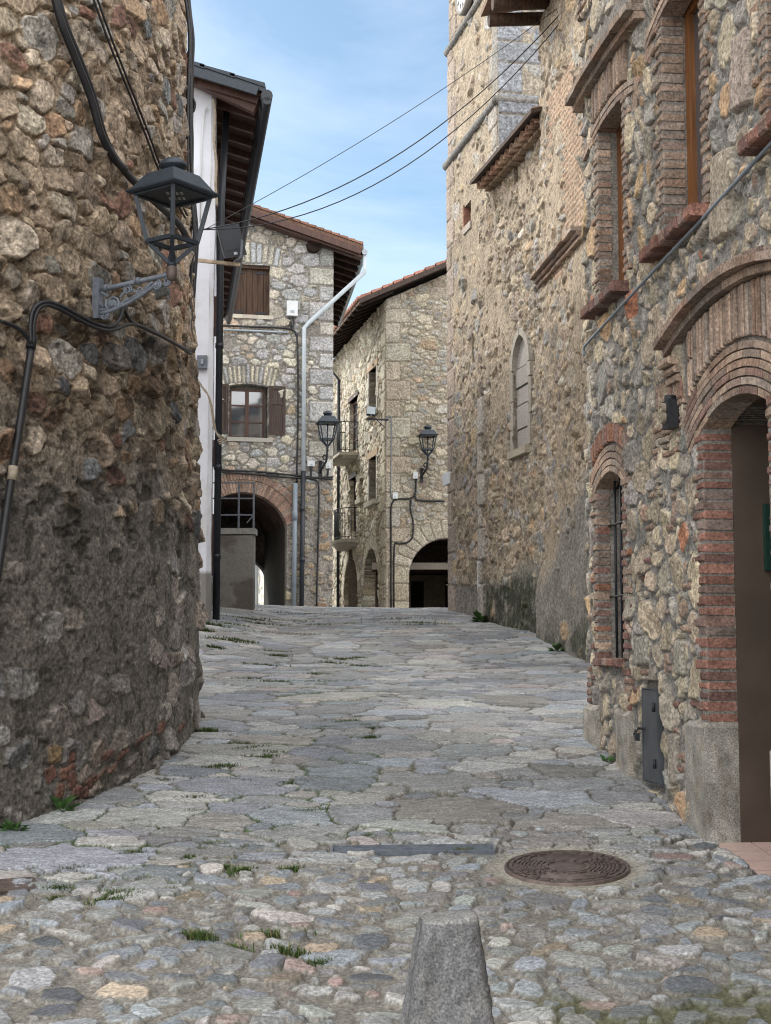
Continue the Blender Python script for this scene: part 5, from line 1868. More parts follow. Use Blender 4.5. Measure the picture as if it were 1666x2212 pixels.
def build_corner_house():
    h = thing('corner_house', 'honey coloured corner house with arcade and two balconies beside the church', 'house', (MO[0] + 1.5, MO[1] + 2, 2.2))
    zg = 2.0
    P, Q = ML.pix, MR.pix
    # roof geometry from its corner
    co = at_y(779, 652, 41.6); rt = at_y(955, 577, 41.6)
    sl = (rt[2] - co[2]) / (rt[0] - co[0])
    ztop = lambda x: co[2] + sl * (x - co[0]) - .16
    eave = ztop(MO[0])
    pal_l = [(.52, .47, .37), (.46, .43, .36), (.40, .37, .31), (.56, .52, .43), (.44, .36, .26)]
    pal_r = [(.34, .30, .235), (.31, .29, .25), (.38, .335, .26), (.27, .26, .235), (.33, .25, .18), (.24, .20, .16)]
    # street face
    L = 9.5
    A = (P(787, 1250)[0], P(818, 1250)[0]); A = (min(A), max(A))
    Bq = (P(744, 1250)[0], P(774, 1250)[0]); Bq = (min(Bq), max(Bq))
    aAt, aAs = P(803, 1184)[1], P(803, 1184)[1] - (A[1] - A[0]) / 2
    aBt, aBs = P(759, 1202)[1], P(759, 1202)[1] - (Bq[1] - Bq[0]) / 2
    def rect(x0, x1, y0, y1):
        a, b = P(x0, (y0 + y1) / 2)[0], P(x1, (y0 + y1) / 2)[0]
        xm = (x0 + x1) / 2
        return (min(a, b), max(a, b), P(xm, y1)[1], P(xm, y0)[1])
    ops = {'u': rect(799, 815, 797, 890), 'l': rect(799, 815, 988, 1083), 'du': rect(756, 775, 862, 974), 'dl': rect(757, 771, 1033, 1150), 'n': rect(777, 786, 1032, 1078)}
    holes = [sd_arch(A[0], A[1], 0, aAs, (A[1] - A[0]) / 2 * .98), sd_arch(Bq[0], Bq[1], 0, aBs, (Bq[1] - Bq[0]) / 2 * .98)] + [sd_rect(*ops[k]) for k in ('u', 'l', 'du', 'dl', 'n')]
    U, V = np.arange(0, L, .026), np.arange(zg, eave, .026)
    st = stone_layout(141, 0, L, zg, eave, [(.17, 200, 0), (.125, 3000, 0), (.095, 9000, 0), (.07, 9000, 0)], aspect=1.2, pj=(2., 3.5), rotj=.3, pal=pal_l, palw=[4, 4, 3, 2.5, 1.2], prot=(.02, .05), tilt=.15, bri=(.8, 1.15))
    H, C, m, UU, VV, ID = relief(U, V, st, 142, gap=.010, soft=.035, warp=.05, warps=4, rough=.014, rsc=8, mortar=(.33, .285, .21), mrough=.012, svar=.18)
    rr = random.Random(6)
    q = []
    v, tog = zg, 0
    while v < eave:
        hh = rr.uniform(.35, .6); w_ = .6 if tog % 2 else .35
        q.append((w_ / 2, v + hh / 2, w_, hh - .03, 0, .03, tint(rr, (.46, .42, .34), .85, 1.1))); v += hh; tog += 1
    for (a, b, s) in ((A[0], A[1], aAs), (Bq[0], Bq[1], aBs)):
        r = (b - a) / 2
        for k in range(13):
            t = math.pi * (k + .5) / 13
            q.append(((a + b) / 2 + (r + .2) * math.cos(t), s + (r + .2) * math.sin(t), .40, r * math.pi / 13 * 1.1, t, .03, tint(rr, (.50, .45, .36), .85, 1.1)))
    stamps(H, C, UU, VV, q, mortar=(.33, .285, .21), gap=.025)
    grid_object('wall', UU, VV, H, C, ML.ptA, holes, M['stone_far'], h, skirt=.35, nrm_sign=-1)
    # face towards the street
    x0 = Q(884, 1250)[0]
    rad = Q(965, 1250)[0] - x0
    avs = Q(925, 1243)[1]
    W2 = 6.0
    U, V = np.arange(0, W2, .023), np.arange(zg, ztop(MO[0] + W2), .023)
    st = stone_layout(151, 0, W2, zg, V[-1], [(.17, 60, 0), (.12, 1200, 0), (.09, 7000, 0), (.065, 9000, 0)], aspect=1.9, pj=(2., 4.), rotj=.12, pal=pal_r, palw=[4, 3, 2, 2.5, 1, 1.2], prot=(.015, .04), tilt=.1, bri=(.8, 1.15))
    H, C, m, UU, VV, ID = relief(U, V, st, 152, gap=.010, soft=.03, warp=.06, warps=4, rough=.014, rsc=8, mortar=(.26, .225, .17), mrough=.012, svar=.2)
    q = []
    v, tog = zg, 0
    while v < eave:
        hh = rr.uniform(.42, .62); w_ = .72 if tog % 2 else .42
        q.append((w_ / 2, v + hh / 2, w_, hh - .03, 0, .03, tint(rr, rr.choice([(.33, .297, .24), (.315, .287, .24), (.32, .275, .215)]), .9, 1.08))); v += hh; tog += 1
    for k in range(15):
        t = math.pi * (k + .5) / 15
        q.append((x0 + rad + (rad + .26) * math.cos(t), avs + (rad + .26) * math.sin(t), .52, rad * math.pi / 15 * 1.22, t, .03, tint(rr, (.33, .295, .235), .85, 1.12)))
    for v in np.arange(zg, avs, .5):
        q.append((x0 - .3, v + .25, .58, .47, 0, .03, tint(rr, (.34, .295, .22), .85, 1.12)))
    stamps(H, C, UU, VV, q, mortar=(.24, .21, .165), gap=.025)
    hl = [sd_arch(x0, x0 + 2 * rad, 0, avs, rad * .99), lambda U_, V_: (ztop(MO[0] + U_) - V_) * .92]
    grid_object('wall', UU, VV, H, C, MR.ptA, hl, M['stone_far'], h, skirt=.4)
    # inside: arcade room, upper mass
    mb = MB()
    fl2 = P(765, 1165)[1] - .35
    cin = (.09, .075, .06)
    def mass(za, zb, inset0=.36):
        p = []
        c0, c1 = MO + ML.e * .4 - ML.n * inset0, MO + ML.e * (L - .02) - ML.n * inset0
        c2, c3 = c1 + np.array([6.5, 0]), np.array([MO[0] + W2, MO[1] + .4])
        c0 = np.array([c0[0], MO[1] + .42])
        pts = [c0, c3, c2, c1]
        bot = [(*p_, za) for p_ in pts]; tp = [(*p_, zb if not callable(zb) else zb(p_[0])) for p_ in pts]
        mb.add(bot + tp, [(0, 1, 2, 3), (7, 6, 5, 4), (0, 4, 5, 1), (1, 5, 6, 2), (2, 6, 7, 3), (3, 7, 4, 0)], cin)
    mass(avs + rad + .15, lambda x: max(eave, ztop(x)) - .05)
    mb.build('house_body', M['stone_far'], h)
    mb = MB()
    bw = MR
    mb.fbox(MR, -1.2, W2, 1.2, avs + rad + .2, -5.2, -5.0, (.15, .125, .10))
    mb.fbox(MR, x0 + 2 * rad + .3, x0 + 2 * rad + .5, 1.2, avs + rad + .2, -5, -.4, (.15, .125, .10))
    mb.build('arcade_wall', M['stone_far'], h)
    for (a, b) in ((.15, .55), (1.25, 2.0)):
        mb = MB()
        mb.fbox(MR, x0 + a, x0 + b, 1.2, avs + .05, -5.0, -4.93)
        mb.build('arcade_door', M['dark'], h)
    zb_ = Q(925, 1232, -1.5)[1]
    for k in range(4):
        mb = MB()
        mb.fbox(MR, -.4, W2, zb_, zb_ + .2, -1.0 - k * 1.1 - .2, -1.0 - k * 1.1, (.3, .26, .22))
        mb.build('ceiling_beam', M['wood_dark'] if k else M['plaster'], h)
    # openings of the street face
    for k in ('u', 'l'):
        u0, u1, v0, v1 = ops[k]
        small_window(h, ML, u0, u1, v0, v1, .3, 'wood_red', 2)
        s = MB()
        v = v0
        while v < v1:
            hh = min(rr.uniform(.3, .55), v1 - v + .02)
            for (e, o) in ((u0, -1), (u1, 1)):
                a_, b_ = sorted((e, e + o * rr.uniform(.14, .3)))
                s.fbox(ML, a_, b_, v + .01, v + hh - .01, -.28, .04, tint(rr, (.40, .385, .34), .85, 1.1))
            v += hh
        s.fbox(ML, u0 - .25, u1 + .25, v1, v1 + .2, -.28, .05, (.38, .28, .19))
        s.build('stone_surround', M['plaster'], h)
        s = MB(); s.fbox(ML, u0 - .2, u1 + .2, v0 - .14, v0, -.25, .16, (.42, .39, .32)); s.build('stone_sill', M['plaster'], h)
    u0, u1, v0, v1 = ops['n']
    s = MB(); s.fbox(ML, u0 - .1, u1 + .1, v0 - .14, v0, -.25, .14, (.42, .39, .32)); s.build('stone_sill', M['plaster'], h)
    s = MB(); s.fbox(ML, u0 - .05, u1 + .05, v0, v1, -.34, -.2, (.25, .2, .15)); s.build('niche_back', M['plaster'], h)
    for k in ('du', 'dl'):
        u0, u1, v0, v1 = ops[k]
        o = small_window(h, ML, u0, u1, v0, v1, .12, 'wood_red', 4, True, 'glass', .09)
        o.name = 'balcony_door'
        s = MB(); s.fbox(ML, u0 - .12, u1 + .12, v1, v1 + .14, -.2, .06, (.33, .22, .15)); s.build('wood_lintel', M['wood_red'], h)
    # balconies
    def balcony(kind, xw, yw_, length, proj, zr):
        u, v = P(xw, yw_)
        sb = MB()
        if kind == 'flat':
            sb.fbox(ML, u, u + length, v - .09, v, -.1, proj, (.40, .37, .31))
            p = [ML.pt(a, b, w) for (w) in (-.1, proj - .10) for (a, b) in ((u + .08, v - .17), (u + length - .08, v - .17), (u + length - .04, v - .09), (u + .04, v - .09))]
            sb.hexa(p, (.38, .35, .30))
            out = [(u + .05, .0), (u + .05, proj - .06), (u + length - .05, proj - .06), (u + length - .05, .0)]
        else:
            n = 14
            def ringp(sc, dv): return [ML.pt(u + length / 2 - length / 2 * sc * math.cos(math.pi * k / n), v + dv, proj * sc * math.sin(math.pi * k / n) ** .7) for k in range(n + 1)]
            rs = [ringp(.72, -.30), ringp(.86, -.24), ringp(.93, -.13), ringp(1.0, -.11), ringp(1.0, 0)]
            vs = [p for r in rs for p in r]
            fs = [(i * (n + 1) + k, i * (n + 1) + k + 1, (i + 1) * (n + 1) + k + 1, (i + 1) * (n + 1) + k) for i in range(4) for k in range(n)]
            fs += [tuple(range(n + 1)), tuple(range(4 * (n + 1), 5 * (n + 1)))]
            sb.add(vs, fs, (.42, .39, .33))
            out = [(u + length / 2 - length * .46 * math.cos(math.pi * k / 10), (proj - .07) * math.sin(math.pi * k / 10) ** .7) for k in range(11)]
        so_ = sb.build('balcony', M['plaster'], h)
        rl = MB()
        top = [ML.pt(a, v + zr, w) for (a, w) in out]
        mid = [ML.pt(a, v + .08, w) for (a, w) in out]
        rl.tube(top, .016, 6); rl.tube(mid, .012, 6)
        tot = [0]
        for k in range(len(out) - 1): tot.append(tot[-1] + math.hypot(out[k + 1][0] - out[k][0], out[k + 1][1] - out[k][1]))
        s = .06
        while s < tot[-1]:
            k = max(i for i in range(len(tot) - 1) if tot[i] <= s)
            t = (s - tot[k]) / (tot[k + 1] - tot[k])
            a, w = out[k][0] + (out[k + 1][0] - out[k][0]) * t, out[k][1] + (out[k + 1][1] - out[k][1]) * t
            rl.tube([ML.pt(a, v, w), ML.pt(a, v + zr, w)], .009, 5)
            s += .13
        rl.build('railing', M['iron'], so_)
    balcony('flat', 777, 977, 2.4, .66, .98)
    balcony('round', 774, 1163, 2.2, .62, 1.0)
    # corbel stones and roof
    mb = MB()
    th = np.array([0, 0, .10])
    d = np.array([ML.e[0], ML.e[1], 0]) * (L + .6)
    rt2 = np.array([co[0] + 5.6, co[1], co[2] + sl * 5.6])
    mb.hexa([co, rt2, rt2 + th, co + th, co + d, rt2 + d, rt2 + th + d, co + th + d], (.13, .09, .07))
    n = 18
    for k in range(n):
        p, q_ = co + (rt2 - co) * k / n, co + (rt2 - co) * (k + 1.12) / n
        d0 = np.array([0, -.05, .10])
        mb.hexa([p + d0, q_ + d0, q_ + d0 + (0, 0, .05), p + d0 + (0, 0, .10), p + d0 + (0, .5, 0), q_ + d0 + (0, .5, 0), q_ + d0 + (0, .5, .05), p + d0 + (0, .5, .10)], tint(RB, (.34, .16, .115), .8, 1.1))
    for k in range(36):
        p = co + d * (k + .5) / 36
        tile_edge(mb, p + (.9, 0, sl * .9 + .09), p + (-.06, 0, .08), .11, tint(RB, (.34, .18, .13), .8, 1.1))
    mb.build('roof', M['tile'], h)
    mb = MB()
    mb.bar(co + (-.02, -.03, .02), rt2 + (0, -.03, .02), .05, .14)
    mb.build('verge_board', M['wood_grey'], h)
    for k in range(15):
        mb = MB()
        p = co + d * (k + .15) / 15
        mb.bar(p + (.02, 0, -.04), p + (.95, 0, sl * .95 - .06), .11, .15)
        mb.build('rafter', M['wood_dark'], h)
    # rainwater pipe
    mb = MB()
    a_, b_, c_ = P(721, 803), P(738, 822), P(736, 1310)
    mb.tube([ML.pt(P(722, 780)[0], a_[1] + .1, .35), ML.pt(a_[0] - .6, a_[1], .25), ML.pt(b_[0], b_[1], .10), ML.pt(b_[0], 2.2, .10)], .055, 8)
    mb.build('drainpipe', M['pipe_dark'], h)
    return h


build_corner_house()

# ------------------------------------------------------------------ lantern with scroll bracket on the tower
def lantern(root, c, d, rot, H, parts_local=False, bowl=False):
    """four-sided lantern: c = foot of the lantern, d = half diagonal of the hood, H = full height"""
    c = np.array(c, float)
    loc = parts_local
    def sq(r, z): return [c + np.array([r * math.cos(rot + k * math.pi / 2), r * math.sin(rot + k * math.pi / 2), z]) for k in range(4)]
    def frus(mb, rings):
        vs = [p for (r, z) in rings for p in sq(r, z)]
        fs = [(i * 4 + k, i * 4 + (k + 1) % 4, i * 4 + 4 + (k + 1) % 4, i * 4 + 4 + k) for i in range(len(rings) - 1) for k in range(4)]
        fs += [(3, 2, 1, 0), tuple(range(4 * len(rings) - 4, 4 * len(rings)))]
        mb.add(vs, fs)
    zt = H * .66                                     # underside of the hood
    zb = H * .22                                     # bottom frame
    hm = MB()
    frus(hm, [(d * .93, zt - .012), (d, zt), (d, zt + .012), (d * .90, zt + .02), (d * .56, zt + H * .175)])
    ho = hm.build('lamp_hood', M['lamp_paint'], root, loc)
    cm = MB()
    zc = zt + H * .175
    cm.lathe(c + (0, 0, zc - .01), [(d * .25, 0), (d * .24, H * .07), (d * .31, H * .08), (d * .31, H * .095), (d * .27, H * .125), (d * .16, H * .155), (.004, H * .17)], 16)
    cm.build('lamp_cap', M['lamp_paint'], ho, loc)
    dm = MB()
    for k in (-1, 1):
        for i in range(4):
            for j in range(2):
                p = c + np.array([(i - 1.5) * .030 + .02, k * .055 + (j - .5) * .03, zt - .016])
                dm.lathe(p, [(.010, 0), (.010, .006)], 8)
    dm.build('light_emitting_diodes', M['led'], ho, loc)
    fm = MB()
    T, Bq = sq(d * .80, zt), sq(d * .53, zb)
    w = .026 * d / .3
    for k in range(4):
        fm.bar(Bq[k], T[k], w, w)
        fm.bar(Bq[k], Bq[(k + 1) % 4], w, w)
        fm.bar(T[k] - (0, 0, .012), T[(k + 1) % 4] - (0, 0, .012), w, w)
        fm.bar(Bq[k], c + (Bq[k] - c) * np.array([.10, .10, 0]) + (0, 0, H * .03), w * .9, w * .9)
    fm.tube([c + (0, 0, H * .02), c + (0, 0, zt)], .013 * d / .3, 8)
    fm.lathe(c, [(.030, 0), (.034, .02), (.022, .035), (.026, .06), (.016, .11)], 10)
    fm.build('lamp_frame', M['lamp_paint'], root, loc)
    return ho


def spiral(mb, pt, u, v, r0, r1, a0, a1, w, n=18, flat=1.0):
    pts = []
    for k in range(n + 1):
        t = k / n
        r, a = r0 + (r1 - r0) * t, a0 + (a1 - a0) * t
        pts.append(pt(u + r * math.cos(a), v + r * math.sin(a)))
    mb.tube(pts, w, 6, flat=flat)


def build_near_lamp():
    p = t_pix(196, 640)
    nrm = np.array([p[0] - TC[0], p[1] - TC[1]]); nrm /= np.linalg.norm(nrm)
    N3 = np.array([nrm[0], nrm[1], 0])
    tan = np.array([-nrm[1], nrm[0], 0])
    base = np.array([p[0], p[1], 0]) + N3 * .05
    L = .57
    root = thing('wall_lantern', 'large black square lantern on grey scrolled bracket fixed to the round tower', 'street lamp', p)
    P_ = lambda o, z: base + N3 * o + np.array([0, 0, z])
    zt, zb = at_y(196, 603, p[1])[2], at_y(196, 690, p[1])[2]
    za = at_y(205, 628, p[1])[2]
    e = base + N3 * L
    ze = at_y(365, 592, e[1])[2]
    mb = MB()
    mb.hexa([base + tan * s + N3 * o + np.array([0, 0, z]) for o in (-.02, .03) for (s, z) in ((-.028, zb), (.028, zb), (.028, zt), (-.028, zt))])
    mb.lathe(P_(.03, (za + zb) / 2 + .0), [(.022, 0), (.022, .012)], 10, ax=N3)
    mb.tube([P_(.02, za), P_(.10, za + (ze - za) * .12), P_(L - .02, ze)], .017, 10)
    for o in (.07, .32):
        q = P_(o, za + (ze - za) * o / L)
        mb.tube([q - N3 * .015, q + N3 * .015], .026, 10)
    # strap curve and scrolls
    cur = []
    for k in range(15):
        t = k / 14
        o = .03 + .44 * t
        z = zb + .03 + (ze - .045 - zb - .03) * (1 - (1 - t) ** 1.0) * (.35 + .65 * t) 
        cur.append(P_(o, z))
    mb.tube(cur, .014, 8)
    cur2 = [q + np.array([0, 0, .022]) for q in cur[1:-2]]
    mb.tube(cur2, .007, 6)
    spiral(mb, P_, .125, (za + zb) / 2 - .005, .060, .012, 2.6, 2.6 + 4.2 * math.pi, .010)
    mb.lathe(P_(.125, (za + zb) / 2 - .005) - tan * .02, [(.022, 0), (.026, .02), (.022, .04)], 10, ax=tan)
    spiral(mb, P_, .235, za - .02, .036, .008, -.6, -.6 + 3.6 * math.pi, .008)
    spiral(mb, P_, .46, ze - .062, .034, .008, 1.4, 1.4 - 3.6 * math.pi, .009)
    spiral(mb, P_, .535, ze - .045, .030, .008, 3.6, 3.6 + 3.2 * math.pi, .009)
    spiral(mb, P_, .06, zb + .022, .034, .008, .6, .6 - 3.4 * math.pi, .009)
    spiral(mb, P_, .33, za + (ze - za) * .5 - .06, .028, .007, 3.0, 3.0 + 3.0 * math.pi, .008)
    for (a, b) in (((.03, za - .01), (.09, za - .05)), ((.18, (za + zb) / 2 + .03), (.22, za - .03)), ((.17, (za + zb) / 2 - .03), (.24, zb + .12)), ((.28, za - .03), (.30, ze - .09)), ((.37, ze - .07), (.43, ze - .04)), ((.03, zb + .06), (.08, (za + zb) / 2 - .04))):
        mb.bar(P_(*a), P_(*b), .013, .016)
    mb.build('scroll_bracket', M['iron_grey'], root)
    fm = MB()
    fm.lathe(np.array([e[0], e[1], ze]), [(.010, -.045), (.030, -.03), (.036, 0), (.034, .045), (.022, .06), (.03, .068), (.022, .085)], 14)
    fm.build('knuckle', M['rust'], root)
    lan = np.array([e[0], e[1], ze + .05])
    top = at_y(377, 338, e[1])[2]
    lantern(root, lan, .305, math.radians(9), top - lan[2])
    return root


build_near_lamp()


def build_far_lamps():
    # one bracket lamp built about its wall plate, then a copy on the other house
    root = thing('bracket_lamp', 'black street lantern beside the pale drainpipe on the stone house', 'street lamp', (0, 0, 0), 'black bracket lanterns on the far houses')
    mb = MB()
    pts = [(0, -.02, -.18), (.0, -.10, -.13), (.06, -.26, -.06), (.14, -.36, .06), (.16, -.40, .20), (.17, -.42, .36)]
    mb.tube(pts, .030, 8)
    mb.bar((0, -.015, -.30), (0, -.015, .12), .09, .04, up=(0, 1, 0))
    for (c, r) in (((.05, -.16, -.02), .07), ((.10, -.30, .17), .06), ((.02, -.10, .04), .05)):
        mb.tube([np.array(c) + np.array([r * math.cos(t) * .7, r * math.cos(t) * -.6, r * math.sin(t)]) for t in np.linspace(0, 5, 12)], .018, 6)
    mb.tube([(.17, -.42, .30), (.17, -.42, .44)], .028, 8)
    mb.build('bracket', M['iron'], root, True)
    lantern(root, (.17, -.42, .40), .385, math.radians(45 + 8), .92, True)
    return root


lr = build_far_lamps()
_u, _v = LH.pix(692, 1006)
_q, _w = MR.pix(911, 1020)
lp2 = MR.pt(_q, _w, .03)
dup(lr, lp2, 0, 'black street lantern on the corner house wall next to the church')
lp1 = LH.pt(_u, _v, .03)
lr.location = [float(c) for c in lp1]
lr.rotation_euler = (0, 0, .05)


# ------------------------------------------------------------------ floodlights
def floodlight(root, c, right, upv, w, h, d, lens):
    """c centre of the glass, right/up unit vectors of its face"""
    right, upv = np.array(right, float), np.array(upv, float)
    right /= np.linalg.norm(right); upv = upv - right * upv.dot(right); upv /= np.linalg.norm(upv)
    nn = np.cross(right, upv)
    if nn[1] > 0: nn = -nn
    b = MB()
    def bx(u0, u1, v0, v1, w0, w1, tap=1.0):
        pts = [np.array(c) + right * u * k + upv * v * k + nn * z for (z, k) in ((w0, tap), (w1, 1.0)) for (u, v) in ((u0, v0), (u1, v0), (u1, v1), (u0, v1))]
        b.hexa(pts)
    bx(-w / 2, w / 2, -h / 2, h / 2, -d, 0, .8)
    bo = b.build('lamp_housing', M['iron'], root)
    b = MB()
    bx(-w * .46, w * .46, -h * .28, h * .46, -.01, .004)
    b.build('lamp_glass', M[lens], bo)
    b = MB()
    bx(-w * .06, w * .10, -h * .44, -h * .36, -.005, .003)
    b.build('rating_plate', M['zinc'], bo)
    return nn


def build_floodlights():
    y = 19.6
    a, b_ = at_y(424, 561, y), at_y(519, 572, y)
    root = thing('floodlight', 'large tilted black floodlight on a rusty pale arm by the white house', 'floodlight', a)
    mb = MB()
    mb.bar(a - (.15, 0, -.01), b_, .045, .045)
    for t in (.15, .45, .62, .78, .9):
        q = a + (b_ - a) * t
        mb.bar(q - (.004, 0, 0), q + (.004, 0, 0), .052, .052)
    mb.build('mounting_arm', M['rust_pipe'], root)
    c = at_y(501, 519, y - .12)
    r = at_y(509, 490, y) - at_y(476, 500, y); r = np.array([r[0], .10, r[2]])
    dn = at_y(531, 540, y) - at_y(514, 492, y); u = -np.array([dn[0], .05, dn[2]])
    floodlight(root, c, r, u, .33, .46, .12, 'lens')
    mb = MB()
    s0, s1 = at_y(523, 517, y - .2), at_y(521, 556, y - .15)
    mb.bar(s0, s1, .03, .012)
    mb.bar(s1, at_y(505, 566, y), .02, .02)
    mb.build('yoke', M['iron_grey'], root)
    # the second, on the corner house
    p = ML.pt(0, 0, 0); y2 = 41.7
    e0, e1 = at_y(832, 907, y2), at_y(793, 905, y2)
    root = thing('floodlight', 'small pale faced floodlight on a short black arm at the house corner', 'floodlight', e0)
    mb = MB()
    mb.bar(e0 + (.1, 0, 0), e1, .05, .05)
    mb.bar(e0 + (.0, 0, -.22), e0 + (e1 - e0) * .5, .025, .025)
    mb.build('mounting_arm', M['iron'], root)
    c = at_y(802, 888, y2 - .15)
    floodlight(root, c, (1, -.15, -.12), (-.22, -.2, 1), .27, .29, .12, 'lens_pale')


build_floodlights()


# ------------------------------------------------------------------ cables on the tower
def tower_path(pts, off):
    return [t_pix(x, y, off) for (x, y) in pts]


def smooth(pts, n=5):
    pts = [np.array(p, float) for p in pts]
    P_ = [2 * pts[0] - pts[1]] + pts + [2 * pts[-1] - pts[-2]]
    o = []
    for i in range(1, len(P_) - 2):
        for k in range(n):
            t = k / n
            a, b, c, d = P_[i - 1], P_[i], P_[i + 1], P_[i + 2]
            o.append(.5 * (2 * b + (c - a) * t + (2 * a - 5 * b + 4 * c - d) * t * t + (3 * b - a - 3 * c + d) * t ** 3))
    o.append(pts[-1])
    return o


def cable(name, label, paths, rad, mat='cable', cat='cable', group=None, n=6):
    mb = MB()
    for p in paths: mb.tube(smooth(p, 5), rad, n)
    o = mb.build(name, M[mat])
    tag(o, label, cat, group)
    c = np.mean(np.concatenate([np.array(p) for p in paths]), axis=0)
    return thing_at(o, c)


cable('black_cable', 'thick black bundled cable running down the tower to behind the large lantern',
      [tower_path([(117, -30), (140, 50), (168, 120), (200, 205), (222, 285), (245, 335), (272, 372), (300, 402), (340, 440), (385, 482), (408, 520)], .075),
       tower_path([(112, -30), (133, 50), (160, 118), (196, 210), (219, 290), (247, 342), (270, 366)], .10)], .027)
cable('twin_cable', 'pair of thin dark cables crossing the tower towards the large lantern top',
      [tower_path([(196, -20), (235, 90), (275, 190), (318, 300), (345, 370), (400, 470)], .08), tower_path([(204, -20), (243, 88), (283, 190), (325, 298), (352, 368), (405, 465)], .08)], .009)
cable('looped_cable', 'black cable looping over the tower stones below the scrolled bracket',
      [tower_path([(67, 742), (66, 700), (74, 666), (98, 652), (130, 660), (165, 678), (205, 698), (238, 705), (258, 690), (268, 660)], .075),
       tower_path([(74, 742), (73, 702), (82, 670), (100, 659), (128, 667), (163, 686), (204, 706), (240, 713), (285, 700), (330, 716), (378, 742), (412, 764)], .075),
       tower_path([(265, 660), (280, 690), (300, 703), (345, 724), (385, 746), (412, 758)], .075),
       tower_path([(0, 693), (30, 704), (52, 720), (66, 742)], .05)], .013)
mbc = MB()
cd = tower_path([(69, 735), (62, 790), (50, 870), (38, 950), (27, 1020), (15, 1100), (4, 1180), (-8, 1260), (-26, 1420), (-44, 1580), (-60, 1730)], .055)
mbc.tube(cd, .024, 10)
od = mbc.build('conduit', M['cable'])
tag(od, 'black cable conduit pipe running down the left edge of the tower', 'conduit')
thing_at(od, cd[3])
mbc = MB()
mbc.tube(tower_path([(29, 1008), (25, 1038)], .055), .030, 10)
mbc.build('pale_collar', M['cable_tan'], od)
mbc = MB()
mbc.tube(tower_path([(70, 728), (66, 752)], .055), .031, 10)
mbc.build('sleeve', M['iron'], od)


def side_cable():
    Y = 11.95
    rnd = random.Random(3)
    x0 = [(402, -25), (409, 30), (414, 85), (411, 150), (409, 215), (411, 300), (413, 380), (418, 450), (424, 520), (417, 600), (413, 680), (417, 760), (424, 830)]
    paths = [[at_y(x + rnd.uniform(-2, 2) + d, y, Y + .25 * d / 4) for (x, y) in x0] for d in (-4, 0, 3)]
    paths.append([at_y(x, y, Y + .3) for (x, y) in ((417, 212), (421, 225), (417, 240), (412, 232), (415, 214))])
    paths.append([at_y(x, y, Y + .2) for (x, y) in ((395, 478), (415, 490), (426, 520), (420, 560), (410, 540), (405, 500))])
    cable('hanging_cables', 'tangle of black cables hanging down the right edge of the tower', paths, .014, n=6)


side_cable()
cable('tan_cables', 'sagging bundle of thin tan cables looped across the white house front',
      [[at_y(x + k, y + 2 * k, 20.3) for (x, y) in ((424, 815), (438, 836), (448, 850), (456, 880), (463, 925), (474, 940), (484, 945), (470, 952))] for k in (0, 2, 4)], .012, 'cable_tan')
cable('rope_cable', 'knotted tan cable hanging under the white house eave beside the drainpipe',
      [[at_y(x, y, 20.35) for (x, y) in ((461, 215), (465, 250), (462, 300), (467, 350), (466, 400), (469, 445))]], .022, 'cable_tan')


# wires over the street
def wire(label, a, b, sag, r=.009):
    pts = [a + (b - a) * t - np.array([0, 0, sag * 4 * t * (1 - t)]) for t in np.linspace(0, 1, 24)]
    mb = MB(); mb.tube(pts, r, 5)
    o = mb.build('overhead_wire', M['cable'])
    tag(o, label, 'overhead wire', 'wires strung over the street')
    thing_at(o, pts[12])


wire('uppermost and thinnest wire strung across the sky to the church', at_y(424, 505, 16.5), at_y(1252, -18, 18.3), .15, .0045)
wire('middle thick wire strung across the sky above the stone house', at_y(420, 498, 16.5), at_y(1242, -6, 18.2), .62, .0075)
wire('lowest thick wire strung across the sky in front of the tower', at_y(424, 496, 16.5), at_y(1252, -4, 18.2), .80, .007)


# cable along the right house
_c = [RH.pt(*RH.pix(x, y, .05), .05) for (x, y) in ((1262, 768), (1262, 752), (1270, 740), (1340, 664), (1420, 577), (1520, 470), (1600, 382), (1700, 272))]
cable('wall_cable', 'single grey cable running up across the brick dressed house under its windows', [_c], .011, 'pipe_grey')

# cables and boxes on the far houses
cable('house_cable', 'black cables running level across the stone house above its brick arch',
      [[LH.pt(*LH.pix(x, y), .07) for (x, y) in pp] for pp in (((478, 1016), (560, 1020), (640, 1028), (718, 1036)), ((478, 1020), (560, 1026), (640, 1033), (718, 1031)), ((641, 722), (643, 800), (643, 900), (640, 1045)),
       ((478, 704), (540, 707), (600, 709), (632, 714), (642, 730)), ((668, 1034), (684, 1040), (688, 1060), (687, 1140), (685, 1230), (683, 1316)), ((672, 1008), (671, 1034)), ((709, 1014), (706, 1034)), ((624, 686), (628, 708)), ((632, 686), (634, 700), (628, 712)))], .025, n=6)
mb = MB(); mb.tube([LH.pt(*LH.pix(484, 713), .06), LH.pt(*LH.pix(624, 719), .06)], .025, 8)
thing_at(tag(mb.build('zinc_conduit', M['zinc']), 'straight pale zinc conduit under the plank shutter of the stone house', 'conduit'), LH.pt(*LH.pix(550, 714), .06))
cable('house_cable', 'black cables branching over the corner house below its lantern',
      [[MR.pt(*MR.pix(x, y), .05) for (x, y) in pp] for pp in (((845, 1318), (845, 1150), (845, 1100), (850, 1083), (862, 1078), (885, 1077), (897, 1068), (899, 1035)), ((897, 1072), (905, 1081), (960, 1083)), ((888, 1080), (887, 1100), (893, 1130), (891, 1160), (880, 1172), (862, 1175), (852, 1185), (851, 1318)))], .028, n=6)
cable('pipe_loop', 'thin pipe bent over at its top on the corner house edge', [[MR.pt(*MR.pix(x, y), .05) for (x, y) in ((835, 910), (837, 902), (842, 900), (846, 905), (846, 960), (845, 1060), (847, 1078))]], .014, 'pipe_grey', 'pipe')


